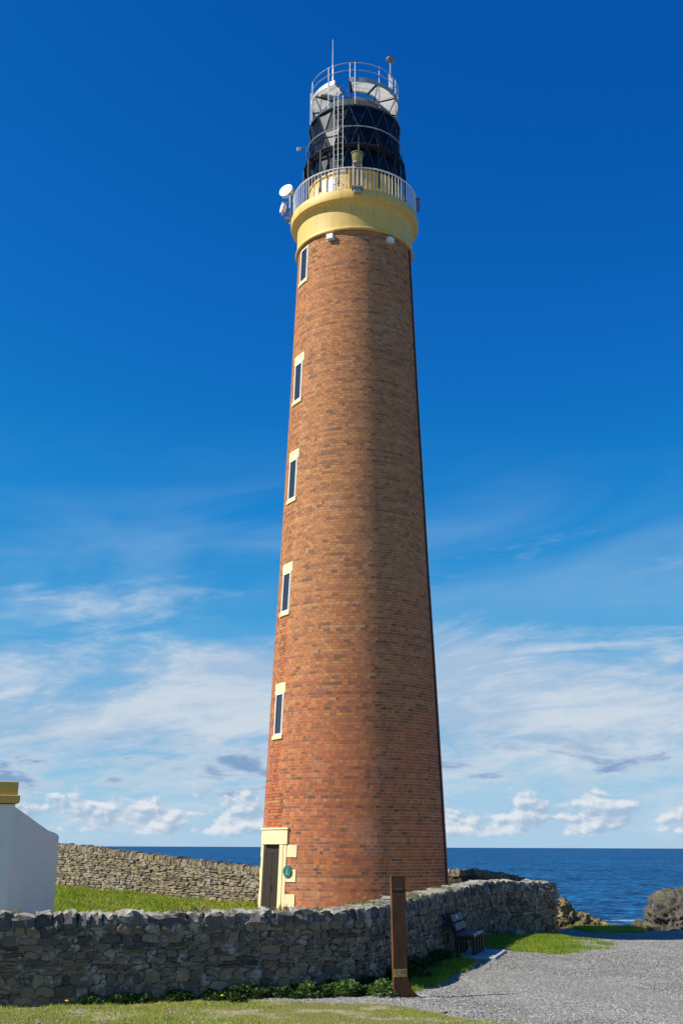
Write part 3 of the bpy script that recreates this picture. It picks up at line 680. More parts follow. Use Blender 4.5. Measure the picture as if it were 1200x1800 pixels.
# standby lamp outside the railing
t = thing('standby_lamp', 'yellowed glass standby lamp on two white posts at the front of the gallery railing', 'lamp', at_t(1.5, 2.86, 28.42))
MB().box((0, 0, .04), (.46, .26, .08)).build('base_tray', M['grey'], t)
MB().box((0, .02, -.10), (.30, .22, .18)).build('junction_box', M['galv'], t, bevel=.015)
for u in (-.17, .17): MB().box((u, 0, .68), (.05, .06, 1.2)).build('post', M['white'], t)
MB().lathe([(.01, 1.17), (.20, 1.17), (.20, 1.22), (.01, 1.22)], 20).build('lamp_base', M['grey'], t)
MB().lathe([(.15, 1.22), (.20, 1.30), (.22, 1.45), (.22, 1.58), (.17, 1.64)], 20).build('lens', M['lampglass'], t, smooth=True)
MB().lathe([(.25, 1.62), (.26, 1.66), (.16, 1.73), (.01, 1.75)], 20).build('lid', M['lampglass'], t, smooth=True)
MB().tube([(0, 0, 1.22), (0, 0, 1.5)], .05, 8).build('burner', M['grey'], t)
# dishes on brackets at the left of the gallery
def dish(name, label, loc, rad, dep, aim, tilt_):
    t = thing(name, label, 'dish antenna', loc, 0, 'dish antennas on the gallery edge')
    rot = Matrix.Rotation(aim, 4, 'Z') @ Matrix.Rotation(tilt_, 4, 'X')
    o = MB().lathe([(.01, -dep), (rad * .82, -dep), (rad * .97, -dep * .75), (rad, -dep * .2), (rad, 0), (rad * .98, .02), (.01, .045)], 32)
    o = o.build('drum', M['white'], t, smooth=True); o.matrix_local = Matrix.Translation((0, 0, 0)) @ rot
    bk = MB().tube([(0, 0, -dep), (0, 0, -dep - .16)], .06, 8).build('mount', M['grey'], t); bk.matrix_local = rot
    return t
dish('dish_antenna', 'large round white dish antenna on the left edge of the gallery', at_t(-92, 3.02, 30.2), .33, .22, R(-28), R(76))
dish('dish_antenna', 'small white dish antenna seen side on, below the large one', at_t(-90, 3.18, 29.25), .22, .16, R(-68), R(84))
t = thing('antenna_bracket', 'dark steel bracket holding two dishes on the left edge of the gallery', 'bracket', at_t(-90, 2.72, 29.2))
MB().tube([(-.10, 0, -.75), (-.10, 0, 1.1)], .04, 8).build('post', M['galv'], t, smooth=True)
MB().tube([(-.42, 0, -.30), (-.42, 0, .35)], .03, 8).build('outer_post', M['galv'], t, smooth=True)
for z in (-.28, .32): MB().tube([(.12, 0, z + .1), (-.10, 0, z), (-.48, 0, z - .05)], .03, 6).build('arm', M['grey'], t)
MB().box((-.15, .02, -.48), (.34, .18, .14)).build('foot', M['grey'], t)
MB().tube([(-.10, 0, .70), (-.16, .06, .92)], .045, 6).build('dish_arm', M['grey'], t)
t = thing('gallery_box', 'small dark box on the right end of the gallery railing', 'box', at_t(88, 2.78, 29.35))
MB().box((0, 0, 0), (.14, .2, .55)).build('case', M['grey'], t, bevel=.02); MB().box((0, 0, .32), (.2, .26, .05)).build('lid', M['galv'], t)
# plaque
pa = WAZ + (DH + jw + .10) / r_at(1.6)
t = thing('wall_plaque', 'round green plaque on the cream door surround of the lighthouse', 'plaque', tuple(Vector((AX[0], AX[1], 0)) + cyl(pa, r_at(1.62) + .05, 1.62)), pa)
pl = MB(); n = 28; pl.add([(.20 * math.sin(2 * math.pi * i / n), y, .20 * math.cos(2 * math.pi * i / n)) for y in (-.025, .03) for i in range(n)], [tuple(range(n)), tuple(range(2 * n - 1, n - 1, -1))] + [(i, i + n, (i + 1) % n + n, (i + 1) % n) for i in range(n)])
pl.build('disc', M['plaque'], t)
em = MB()
for x0, x1, z0, z1 in ((-.10, .10, -.075, -.06), (-.08, .08, -.105, -.095), (-.012, .012, -.05, .09), (-.05, .05, .02, .03), (-.07, .07, .12, .13)): em.box(((x0 + x1) / 2, -.0275, (z0 + z1) / 2), (x1 - x0, .005, z1 - z0))
em = em.build('lettering', M['pale'], t)

# ------------------------------------------------------------------ stone walls
def chaikin(P, n=2):
    P = [Vector(p) for p in P]
    for _ in range(n):
        Q = [P[0]]
        for a, b in zip(P[:-1], P[1:]): Q += [a.lerp(b, .25), a.lerp(b, .75)]
        P = Q + [P[-1]]
    return P
class Path:
    def __init__(s, pts):
        s.p = [Vector((p[0], p[1])) for p in pts]; s.s = [0]
        for a, b in zip(s.p[:-1], s.p[1:]): s.s.append(s.s[-1] + (b - a).length)
        s.L = s.s[-1]
    def at(s, t):
        x = float(np.interp(t, s.s, [p.x for p in s.p])); y = float(np.interp(t, s.s, [p.y for p in s.p]))
        e = .12; q = [np.interp([max(t - e, 0), min(t + e, s.L)], s.s, [p[i] for p in s.p]) for i in (0, 1)]
        d = Vector((q[0][1] - q[0][0], q[1][1] - q[1][0])).normalized()
        return Vector((x, y)), d, Vector((d.y, -d.x))      # point, along, outward (to the right of travel)
def stone_proto(seed, nside=8):
    rd = random.Random(seed); pts = []
    nside = rd.choice((6, 7, 8, 9)); pw = rd.uniform(3.5, 9)
    for i in range(nside):
        a = 2 * math.pi * (i + .5 + rd.uniform(-.36, .36)) / nside; c, s_ = math.cos(a), math.sin(a)
        k = 1 / (abs(c) ** pw + abs(s_) ** pw) ** (1 / pw); k *= rd.uniform(.76, 1.05)
        pts.append((c * k * .5, s_ * k * .5))
    rings = []
    for sc, dep in ((1.04, -.5), (1.0, .38), (.95, .48), (.55, .5)):
        rings.append([(x * sc + (rd.uniform(-.02, .02) if dep > .4 else 0), -dep + rd.uniform(-.05, .05) * (dep > .2), z * sc) for x, z in pts])
    vs = [v for r in rings for v in r] + [(0, -.5 + rd.uniform(-.05, .05), 0)]; n = nside; fs = []
    for k in range(3): fs += [(k * n + i, k * n + (i + 1) % n, (k + 1) * n + (i + 1) % n, (k + 1) * n + i) for i in range(n)]
    fs += [(3 * n + i, 3 * n + (i + 1) % n, 4 * n) for i in range(n)]
    return vs, fs
def cope_proto(seed):
    rd = random.Random(seed); bm = bmesh.new(); bmesh.ops.create_cube(bm, size=1)
    bmesh.ops.subdivide_edges(bm, edges=bm.edges[:], cuts=2, use_grid_fill=True)
    top = [rd.uniform(-.12, .05) for _ in range(4)]
    for v in bm.verts:
        x, y, z = v.co; q = noise.noise_vector(Vector((x * 2.1 + seed * 3.7, y * 2.1, z * 2.1)))
        if z > 0: z += (top[0] * 1.4 * (x < -.2) + top[1] * 1.4 * (x > .2)) * (z / .5)
        if z > .2 and y < -.3: z -= rd.uniform(.02, .26)
        v.co = Vector((x * (.99 - .10 * max(0, z)), y * (1 - .10 * max(z, 0)), z)) + Vector((q.x * .09, q.y * .10, q.z * .10))
    me = bpy.data.meshes.new('coping_stone'); bm.to_mesh(me)
    vs = [tuple(v.co) for v in bm.verts]; fs = [tuple(x.index for x in f.verts) for f in bm.faces]; bm.free()
    return me, vs, fs
STP = [stone_proto(i) for i in range(18)]
CPP = [cope_proto(i) for i in range(14)]
def mesh_of(vf, name, m_):
    me = bpy.data.meshes.new(name); me.from_pydata(vf[0], [], vf[1]); me.update(); me.materials.append(m_); return me

def build_wall(root, path, hfun, zfun, thick, mats, s_stone, rows, widths, n_single, cope_w, cope_h, s_cope=None, proud=.022, seed=1, inner=False):
    rd = random.Random(seed); sto, cop, mor = mats
    L = path.L; ds_ = .07; ns = int(L / ds_) + 1
    def frame(s): return path.at(s)
    # mortar core: outer face relief, top, inner face
    nz = 22; V = []; F = []
    for i in range(ns + 1):
        s = L * i / ns; p, d, n = frame(s); zb = zfun(p.x, p.y) - .35; h = hfun(s) - cope_h * .55
        zt = zfun(p.x, p.y) + h
        for k in range(nz):
            z = zb + (zt - zb) * k / (nz - 1); e = noise.fractal(Vector((s * 3.5, z * 4.5, seed)), .8, 2.2, 5) * .034
            b = .05 * (1 - (z - zb) / (zt - zb)); q = p + n * (e + b - .026); V.append((q.x, q.y, z))
        q = p - n * thick; V.append((q.x, q.y, zt)); V.append((q.x, q.y, zb))
    m_ = nz + 2
    for i in range(ns):
        for k in range(m_ - 1): F.append((i * m_ + k, (i + 1) * m_ + k, (i + 1) * m_ + k + 1, i * m_ + k + 1))
    V = np.array(V); core = np_obj('mortar_core', V, F, mor, root, smooth=True)
    for e_ in (0, ns):        # close the two ends
        ring = V[e_ * m_:(e_ + 1) * m_]; me = bpy.data.meshes.new('end_face'); me.from_pydata([tuple(v) for v in ring], [], [tuple(range(m_))]); me.materials.append(mor); link(bpy.data.objects.new('end_face', me), root)
    # rubble stones
    items = []
    s0, s1 = s_stone
    z = .02
    hmax = max(hfun(s0), hfun(s1)) - cope_h * .62
    r_i = 0
    while z < hmax - .03:
        hr_ = rd.uniform(*rows); s = s0 + rd.uniform(-.2, 0); r_i += 1
        while s < s1:
            w = rd.uniform(*widths) * (1.0 if hr_ < rows[0] * 1.7 else .8)
            zc = z + hr_ / 2 + .035 * noise.noise(Vector((s * .9, r_i * .6, seed)))
            hh = hr_ * rd.uniform(.82, 1.16)
            if zc + hh / 2 < hfun(s + w / 2) - cope_h * .70:
                if rd.random() < .22 and hr_ > rows[0] * 1.3:   # two thin stones
                    items.append((s + w / 2, zc - hh * .25, w * .95, hh * .46)); items.append((s + w / 2 + rd.uniform(-.03, .03), zc + hh * .25, w * .92, hh * .44))
                else: items.append((s + w / 2, zc, w * rd.uniform(.9, .99), hh))
            s += w
        z += hr_ * .99
    def place(s, zc, w, hh, idx):
        p, d, n = frame(s); zg = zfun(p.x, p.y); H = hfun(s); bt = .05 * (1 - zc / H)
        pr = rd.uniform(-.4, 1) * proud
        rot = Matrix(((d.x, -n.x, 0), (d.y, -n.y, 0), (0, 0, 1))).to_4x4()
        c = p + n * (bt + pr - .09 + .012)
        return Matrix.Translation((c.x, c.y, zg + zc)) @ rot @ Matrix.Rotation(rd.uniform(-.07, .07), 4, 'Y') @ Matrix.Rotation(rd.uniform(-.05, .05), 4, 'Z') @ Matrix.Diagonal((w * 1.10, .20, hh * 1.12, 1))
    def imp(it):
        p, d, n = frame(it[0]); v = Vector((-p.x, -p.y)); dist = v.length; return it[2] * it[3] * max(.05, n.dot(v / dist)) / dist ** 2
    items.sort(key=imp, reverse=True)
    cs = Vector((0, 0))
    meshes = [mesh_of(q, 'stone', sto) for q in STP]
    BV, BF = [], []
    for k, it in enumerate(items):
        idx = rd.randrange(len(STP)); mtx = place(*it, idx)
        if k < n_single:
            o = bpy.data.objects.new('stone', meshes[idx]); o.matrix_basis = mtx; link(o, root)
        else:
            b = len(BV); BV += [tuple(mtx @ Vector(v)) for v in STP[idx][0]]; BF += [tuple(i + b for i in f) for f in STP[idx][1]]
    if BV:
        me = bpy.data.meshes.new('small_stones'); me.from_pydata(BV, [], BF); me.update(); me.materials.append(sto); o = link(bpy.data.objects.new('small_stones', me), root); o['kind'] = 'stuff'
    # coping stones on edge
    for me, _, _ in CPP: pass
    cm = []
    for _, vs, fs in CPP: cm.append(mesh_of((vs, fs), 'coping_stone', cop))
    a, b = s_cope or (0, L); s = a
    while s < b:
        w = rd.uniform(*cope_w); h = cope_h * rd.uniform(.84, 1.06); p, d, n = frame(s + w / 2); zt = zfun(p.x, p.y) + hfun(s + w / 2)
        rot = Matrix(((d.x, -n.x, 0), (d.y, -n.y, 0), (0, 0, 1))).to_4x4(); tk = thick * rd.uniform(1.02, 1.12); c = p - n * (thick * .5 - rd.uniform(-.02, .025))
        o = bpy.data.objects.new('coping_stone', rd.choice(cm))
        o.matrix_basis = Matrix.Translation((c.x, c.y, zt - cope_h + h / 2 - .01)) @ rot @ Matrix.Rotation(rd.uniform(-.09, .09), 4, 'Y') @ Matrix.Rotation(rd.uniform(-.05, .05), 4, 'X') @ Matrix.Diagonal((w * .99, tk, h, 1)); link(o, root)
        s += w + rd.uniform(0, .025)
    return len(items)
gzf = lambda x, y: float(gz(x, y))
fw = thing('boundary_wall', 'low rubble stone wall with upright slate coping curving past the bench', 'wall', (0, 0, 0))
fpath = Path(chaikin(WALLPATH[:-1], 2) + [Vector(WALLPATH[-1])])
s_vis = [min(range(400), key=lambda i: (fpath.at(fpath.L * i / 400)[0] - Vector(p)).length) * fpath.L / 400 for p in ((-7.2, 19.0), (.7, 22.4))]
hf = lambda s: float(np.interp(s, [0, s_vis[0], s_vis[1], fpath.L], [1.42, 1.42, 1.42, 1.54]))
n1 = build_wall(fw, fpath, hf, gzf, .48, (M['stone'], M['cope'], M['wmortar']), (s_vis[0], fpath.L), (.06, .18), (.12, .44), 300, (.14, .40), .29, (s_vis[0] - 3, fpath.L - .2), seed=3)
# side wall from the corner back, then the rear wall
rw = thing('boundary_wall', 'sunlit brown rubble wall running behind the lighthouse yard', 'wall', (0, 0, 0))
rpath = Path([(-22, 62.2), (-13.3, 56), (-7.3, 51.5), (-3.2, 48.2), (-1.0, 48.4), (3.0, 49.0), (5.0, 48.4), (8.2, 46.6)])
hf2 = lambda s: float(np.interp(s, rpath.s, [2.05, 2.05, 1.81, 1.63, 1.5, 1.55, 1.62, 1.75]))
n2 = build_wall(rw, rpath, hf2, gzf, .45, (M['stone2'], M['stone2'], M['wmortar2']), (rpath.s[1] - 2, rpath.s[3] + .4), (.055, .13), (.20, .62), 300, (.10, .20), .28, (rpath.s[1] - 3, rpath.L), proud=.035, seed=8)
sw = thing('boundary_wall', 'short side wall linking the near wall corner to the rear wall', 'wall', (0, 0, 0))
spath = Path([(6.35, 36.75), (7.2, 41.5), (8.1, 46.4)])
build_wall(sw, spath, lambda s: float(np.interp(s, [0, spath.L], [1.55, 1.75])), gzf, .45, (M['stone'], M['cope'], M['wmortar']), (0, spath.L), (.10, .19), (.2, .45), 60, (.18, .36), .28, seed=5)

# ------------------------------------------------------------------ white building at left
wb = thing('white_building', 'white rendered building end with sloping wing wall and ochre parapet', 'building', (-8.29, 30, 0))
def hexpts(bottom, ztop): return [(x, y, -.3) for x, y in bottom] + [(x, y, z) for (x, y), z in zip(bottom, ztop)]
MB().hexa(hexpts([(-5.2, -1.5), (0, 0), (-1.2, 3.2), (-5.2, 3.2)], [3.47] * 4)).build('main_wall', M['render_'], wb, bevel=.02)
wing = MB()
prof = [(0, -.3), (0, 3.43), (.50, 2.84), (.60, 2.79), (.66, 2.72), (.66, -.3)]
wv = []
for dx_, dy_ in ((0, 0), (-.25, .5)):
    for u, z in prof:
        f_ = u / .66; wv.append((-.035 + .615 * f_ + dx_ * .6, .01 + 2.5 * f_ + dy_ * 0.6, z))
n = len(prof); wing.add(wv, [tuple(range(n)), tuple(range(2 * n - 1, n - 1, -1))] + [(i + n, (i + 1) % n + n, (i + 1) % n, i) for i in range(n)])
wing.build('wing_wall', M['render_'], wb, bevel=.03)
par = MB().hexa([(x, y, z) for z in (3.49, 3.69) for x, y in ((-5.3, -1.62), (.13, -.08), (-1.1, 3.3), (-5.3, 3.3))]).build('parapet_moulding', M['ochre'], wb, bevel=.015)
MB().hexa([(x, y, z) for z in (3.692, 4.03) for x, y in ((-5.25, -1.55), (.05, -.02), (-1.15, 3.2), (-5.25, 3.2))]).build('parapet', M['ochre'], wb, bevel=.015)

# ------------------------------------------------------------------ sea rocks
def rock(name, label, loc, size, seed, shape):
    bm = bmesh.new(); bmesh.ops.create_icosphere(bm, subdivisions=6, radius=1)
    for v in bm.verts:
        p = v.co.copy(); p = shape(p); P = Vector((p.x * size[0], p.y * size[1], p.z * size[2]))
        q = P * .55 + Vector((seed, seed * 2, 0)); rdg = noise.ridged_multi_fractal(q, .8, 2.2, 5, .9, 2) - 1.0
        st = noise.fractal(Vector((P.x * .9 + P.z * 1.2, P.y * .9, P.z * 2.5 - P.x * .9)) + Vector((seed,) * 3), .7, 2.2, 4)
        cr = 1.6 * noise.fractal(P * 2.6 + Vector((seed, 0, seed)), .6, 2.1, 4) - 2.2 * max(0, .5 - abs(noise.noise(Vector((P.x * 1.5 + P.z * .3, P.y * 1.5, P.z * .45 + seed))) * 3)); n_ = v.co.normalized(); P += Vector((n_.x, n_.y, n_.z * .7)) * (rdg * .26 + st * .34 + cr * .12); v.co = P
    me = bpy.data.meshes.new(name); bm.to_mesh(me); bm.free(); me.materials.append(M['rock']); o = bpy.data.objects.new(name, me); o.location = loc
    link(o); tag(o, label, 'rock'); return o
def shp1(p): # ridge falling to the right
    z = p.z; return Vector((p.x, p.y, z * (1.0 - .40 * max(0, p.x)) if z > 0 else z))
rock('sea_rock', 'brown sunlit rock ridge sloping down to the sea beside the wall corner', (9.6, 51.8, -1.75), (2.5, 1.8, 2.0), 4.2, shp1)
def shp2(p):
    return Vector((math.copysign(abs(p.x) ** .5, p.x), math.copysign(abs(p.y) ** .6, p.y), math.copysign(abs(p.z) ** .5, p.z) * (.90 + .10 * p.x)))
rk2 = rock('sea_rock', 'tall grey craggy sea stack at the right edge above the water', (18.3, 57.5, -3.7), (4.1, 3.0, 4.9), 9.1, shp2)

mg = M['rock'].copy(); mg.name = 'shaded_grey_rock'  # darker grey copy of the rock, shade of its visible face painted in
for nd in mg.node_tree.nodes:
    if nd.type == 'VALTORGB':
        for e, c in zip(nd.color_ramp.elements, ((.045, .043, .040), (.11, .10, .085), (.18, .16, .125), (.27, .24, .18))): e.color = (*c, 1)
rk2.data.materials[0] = mg
# ------------------------------------------------------------------ waymarker
t = thing('rusty_waymarker', 'tall narrow rusty steel marker panel standing in front of the wall', 'sign', (1.02, 20.78, 0), R(21))
wm = MB().prism([(-.125, .20), (-.10, .10), (.02, .03), (.02, .0), (.33, .0), (.33, .025), (.22, .12), (.14, .30), (.125, .5), (.105, 1.97), (-.155, 1.97), (-.13, .5)], -.03, .03)
wm.build('panel', M['corten'], t)
MB().box((.18, 0, -.004), (.44, .36, .03)).build('base_plate', M['corten'], t)
MB().box((.30, -.05, -.012), (.62, .5, .03)).build('footing', M['concrete'], t)
bn = MB().box((-.002, -.0335, .40), (.235, .007, .125)).build('yellow_strip', simple('yellow_print', (.52, .36, .05), .5, 0, .25, 12), t)
MB().box((.04, -.039, .41), (.075, .004, .06)).build('picture', M['grey'], bn)
MB().box((.095, -.039, .41), (.012, .004, .07)).build('picture_mark', M['bench_dark'], bn)
for z in (.43, .405, .38, .36): MB().box((-.07, -.039, z), (.075, .004, .008)).build('text_line', M['concrete'], bn)
rd = random.Random(5)
for i in range(6):   # cut letters near the top
    x = -.125 + .038 * i; MB().box((x, -.0315, 1.71), (.022, .004, .062)).build('cut_letter', M['black'], t)
    MB().box((x + .004, -.0345, 1.672), (.016, .003, .010)).build('letter_edge', simple('bright_edge', (.45, .30, .18), .5) if i == 0 else bpy.data.materials['bright_edge'], t)
MB().box((-.03, -.0315, 1.755), (.17, .004, .008)).build('groove', M['concrete'], t)
for z in (1.42, 1.395, 1.375, 1.355): MB().box((-.02, -.0312, z), (.075, .003, .006)).build('text_line', M['bench_grey'], t)
MB().box((.068, -.0315, 1.56), (.014, .004, .014)).build('screw', M['galv'], t)

# ------------------------------------------------------------------ bench on its slab
BA = math.atan2(.256, .967)
ba = thing('park_bench', 'dark plank bench with two backrest boards set against the curved wall', 'bench', (2.84, 28.9, .055), -BA)
# local: y runs along the bench, x towards the gravel
BLn = 1.45
for i in range(4):
    y = -BLn / 2 + .09 + i * (BLn - .18) / 3
    MB().prism([(.40, 0), (.50, 0), (.47, .40), (.40, .40)], y - .045, y + .045).build('leg', M['bench_dark'], ba, bevel=.006)
    MB().prism([(.02, 0), (.12, 0), (.08, .42), (-.12, .90), (-.19, .90), (-.02, .42)], y - .045, y + .045).build('leg', M['bench_dark'], ba, bevel=.006)
    MB().box((.24, y, .37), (.36, .07, .07)).build('seat_bearer', M['bench_dark'], ba)
for x in (.155, .395): MB().box((x, 0, .433), (.22, BLn, .055)).build('seat_plank', M['bench_grey'], ba, bevel=.006)
rb_ = Matrix.Rotation(R(-23), 3, 'Y')
for z, x in ((.60, .025), (.79, -.055)):
    b_ = MB().box((x, 0, z), (.045, BLn, .165), rb_).build('back_board', M['bench_grey'], ba, bevel=.006)
MB().box((-.027, -.10, .80), (.006, .12, .06), rb_).build('name_plate', M['white'], ba)
sl = thing('concrete_slab', 'pale concrete slab under the bench', 'slab', (2.86, 28.9, 0), -BA)
MB().box((.40, 0, .0), (1.15, 2.1, .11)).build('slab', M['concrete'], sl, bevel=.012)

# ------------------------------------------------------------------ scattered ground cover
def sample(P, n, seed):
    g = np.random.default_rng(seed); P_ = np.array(P); lo, hi = P_.min(0), P_.max(0); xs = np.zeros(0); ys = np.zeros(0)
    while len(xs) < n:
        x = g.uniform(lo[0], hi[0], n); y = g.uniform(lo[1], hi[1], n); k = in_poly(x, y, P); xs = np.concatenate([xs, x[k]]); ys = np.concatenate([ys, y[k]])
    return xs[:n], ys[:n]
def lnoise(x, y, f, seed):    # cheap smooth noise
    g = np.random.default_rng(seed); r = np.zeros_like(x)
    for k in range(7):
        a = g.uniform(0, 6.28); ff_ = f * g.uniform(.6, 2.2); r += np.sin((x * math.cos(a) + y * math.sin(a)) * ff_ * 6.28 + g.uniform(0, 6.28)) / 7
    return r
def gzb(x, y): return gz(x, y)
def blades(name, x, y, h, w, m_, label, cat, seed, z=None, lean=.5):
    g = np.random.default_rng(seed); n = len(x)
    if z is None: x = x + lnoise(x, y, .7, 91) * .22 + g.normal(0, .10, n); y = y + lnoise(x, y, .5, 92) * .35 + g.normal(0, .14, n)
    a = g.uniform(0, 6.283, n); la = g.uniform(0, 6.283, n); l = g.uniform(0, lean, n) * h
    z0 = (gzb(x, y) if z is None else z) - .01; c, s_ = np.cos(a) * w / 2, np.sin(a) * w / 2
    v = np.stack([np.stack([x - c, y - s_, z0], -1), np.stack([x + c, y + s_, z0], -1), np.stack([x + c * .7 + np.cos(la) * l * .35, y + s_ * .7 + np.sin(la) * l * .35, z0 + h * .62], -1), np.stack([x + np.cos(la) * l, y + np.sin(la) * l, z0 + h], -1)], 1).reshape(-1, 3)
    f = (np.arange(n)[:, None, None] * 4 + np.array([(0, 1, 2), (0, 2, 3)])).reshape(-1, 3)
    o = np_obj(name, v, f, m_); return tag(o, label, cat, None, 'stuff')
# foreground turf, thin where the ground is worn
x, y = sample([(-7, 17), (-7, 19.0), (-5.45, 19.55), (-2.5, 20.5), (-2.1, 20.6), (-1.2, 20.35), (-.3, 20.1), (.93, 19.8), (1.67, 18.7), (2.55, 17.7), (3, 17)], 90000, 1)
k = lnoise(x, y, .5, 4) + np.random.default_rng(2).normal(0, .22, len(x)) > .02
x, y = x[k], y[k]; g_ = np.random.default_rng(3)
blades('turf', x, y, g_.uniform(.012, .045, len(x)) * (1 + .5 * (lnoise(x, y, .8, 5) > .2)), g_.uniform(.006, .012, len(x)), M['turf'], 'short yellow green turf along the foot of the picture', 'grass', 6)
x, y = sample([(4.2, 35.4), (6.6, 36.3), (6.9, 35), (7.2, 33), (7.0, 31.2), (6.4, 30.0), (5.3, 29.3), (4.4, 30.2), (4.0, 30.6), (3.4, 31.6)], 60000, 7)
k = lnoise(x, y, .4, 14) + np.random.default_rng(8).normal(0, .2, len(x)) > np.where(x > 6.2, .05, -.35); x, y = x[k], y[k]; g_ = np.random.default_rng(9)
blades('lawn', x, y, g_.uniform(.03, .09, len(x)), g_.uniform(.008, .016, len(x)), M['lawn'], 'bright green grass patch in front of the curved wall', 'grass', 10)
x, y = sample(STRIP, 50000, 11); g_ = np.random.default_rng(12)
k = np.array([True] * len(x)); blades('verge', x, y, g_.uniform(.03, .12, len(x)), g_.uniform(.008, .016, len(x)), M['lawn'], 'shaded grass verge between the curved wall and the gravel', 'grass', 13)
x, y = sample([(-11, 39), (-5, 36), (-2.8, 40), (-3.0, 47.8), (-7.3, 51.3), (-13.2, 55.8), (-13, 45)], 110000, 15); g_ = np.random.default_rng(16)
blades('meadow', x, y, g_.uniform(.08, .30, len(x)) * (1 + .5 * lnoise(x, y, .25, 6)), g_.uniform(.012, .028, len(x)), M['meadow'], 'long sunlit grass in the lighthouse yard before the rear wall', 'grass', 17, lean=.7)
x, y = sample(FRINGE, 9000, 18); g_ = np.random.default_rng(19)
blades('fringe', x, y, g_.uniform(.05, .16, len(x)), g_.uniform(.012, .02, len(x)), M['meadow'], 'green fringe of grass along the cliff edge', 'grass', 20)
# stray sprigs in the gravel
x, y = sample([(1.3, 20), (3, 24), (4, 29), (9, 30), (8, 18)], 5000, 21); k = lnoise(x, y, .6, 22) > .33; x, y = x[k], y[k]; g_ = np.random.default_rng(23)
blades('sprigs', x, y, g_.uniform(.015, .05, len(x)), g_.uniform(.006, .012, len(x)), M['turf'], 'stray grass sprigs growing through the gravel', 'grass', 24)

def leaves(name, cx, cy, cz, size, m_, seed, parent=None):
    g = np.random.default_rng(seed); n = len(cx); a = g.uniform(0, 6.283, n); tl = g.uniform(.1, 1.2, n); L = size * g.uniform(.6, 1.3, n); Wd = L * .42
    d = np.stack([np.cos(a) * np.cos(tl), np.sin(a) * np.cos(tl), np.sin(tl)], -1); sd_ = np.stack([-np.sin(a), np.cos(a), np.zeros(n)], -1)
    c = np.stack([cx, cy, cz], -1); up = np.cross(sd_, d) * -1
    v = np.stack([c, c + d * (L * .45)[:, None] + sd_ * Wd[:, None] + up * (L * .06)[:, None], c + d * L[:, None] - up * (L * .12)[:, None], c + d * (L * .45)[:, None] - sd_ * Wd[:, None] + up * (L * .06)[:, None]], 1).reshape(-1, 3)
    f = (np.arange(n)[:, None, None] * 4 + np.array([(0, 1, 2), (0, 2, 3)])).reshape(-1, 3)
    return np_obj(name, v, f, m_, parent)
# weeds along the wall foot
def weeds(s0, s1, n, hmax, wmax, seed):
    g = np.random.default_rng(seed); X, Y, Z = [], [], []
    ncl = int((s1 - s0) * 16)
    cl = [(g.uniform(s0, s1), abs(g.normal(0, wmax * .45)), g.uniform(.4, 1) * hmax, g.uniform(.07, .20)) for _ in range(ncl)]
    for s, off, h, rad in cl:
        p, d, nrm = fpath.at(s); c = p + nrm * (off + .06); hh = h * (1 - .55 * min(1, off / wmax))
        for _ in range(n // ncl):
            u = g.normal(0, 1, 3); u /= np.linalg.norm(u); r = g.uniform(.35, 1) ** .5
            X.append(c.x + u[0] * rad * r); Y.append(c.y + u[1] * rad * r); Z.append(max(.01, abs(u[2]) * hh * r))
    return np.array(X), np.array(Y), np.array(Z)
s_a, s_b, s_c, s_d = [min(range(600), key=lambda i: (fpath.at(fpath.L * i / 600)[0] - Vector(p)).length) * fpath.L / 600 for p in ((-4.2, 20.0), (-2.0, 20.7), (.8, 22.5), (2.3, 28.2))]
parts = [weeds(s_a, s_b, 7000, .17, .22, 31), weeds(s_b, s_c, 22000, .27, .62, 32), weeds(s_c, s_d, 12000, .36, .5, 33)]
X, Y, Z = [np.concatenate([p[i] for p in parts]) for i in range(3)]
o = leaves('wall_weeds', X, Y, Z, .055, M['weed'], 34); tag(o, 'dark leafy weeds crowding the foot of the boundary wall', 'weeds', None, 'stuff')
# leafy plants catching the light in front of the weeds
for i, (px, py, rr, hh, lab) in enumerate([(.76, 20.98, .30, .26, 'leafy green plant at the foot of the rusty marker'), (-.55, 20.95, .20, .22, 'leafy plant with pale leaves in the weeds below the lighthouse door'), (.12, 21.02, .26, .24, 'low leafy plant halfway between the door line and the rusty marker')]):
    p = thing('leafy_plant', lab, 'plant', (px, py, 0)); g = np.random.default_rng(50 + i); n = 420
    u = g.normal(0, 1, (n, 3)); u /= np.linalg.norm(u, axis=1)[:, None]; r = g.uniform(.3, 1, n) ** .5
    leaves('foliage', u[:, 0] * rr * r, u[:, 1] * rr * r, np.abs(u[:, 2]) * hh * r + .01, .065, m_leaf('plant_leaves_%d' % i, [(0, (.05, .11, .02)), (.6, (.11, .20, .04)), (1, (.24, .33, .10))]) if i == 0 else bpy.data.materials['plant_leaves_0'], 60 + i, p)
    st_ = MB()
    for k in range(7): a = k * .9; st_.tube([(0, 0, 0), (math.cos(a) * rr * .3, math.sin(a) * rr * .3, hh * .5), (math.cos(a) * rr * .7, math.sin(a) * rr * .7, hh * .8)], .006, 4)
    st_.build('stems', M['weed'], p)
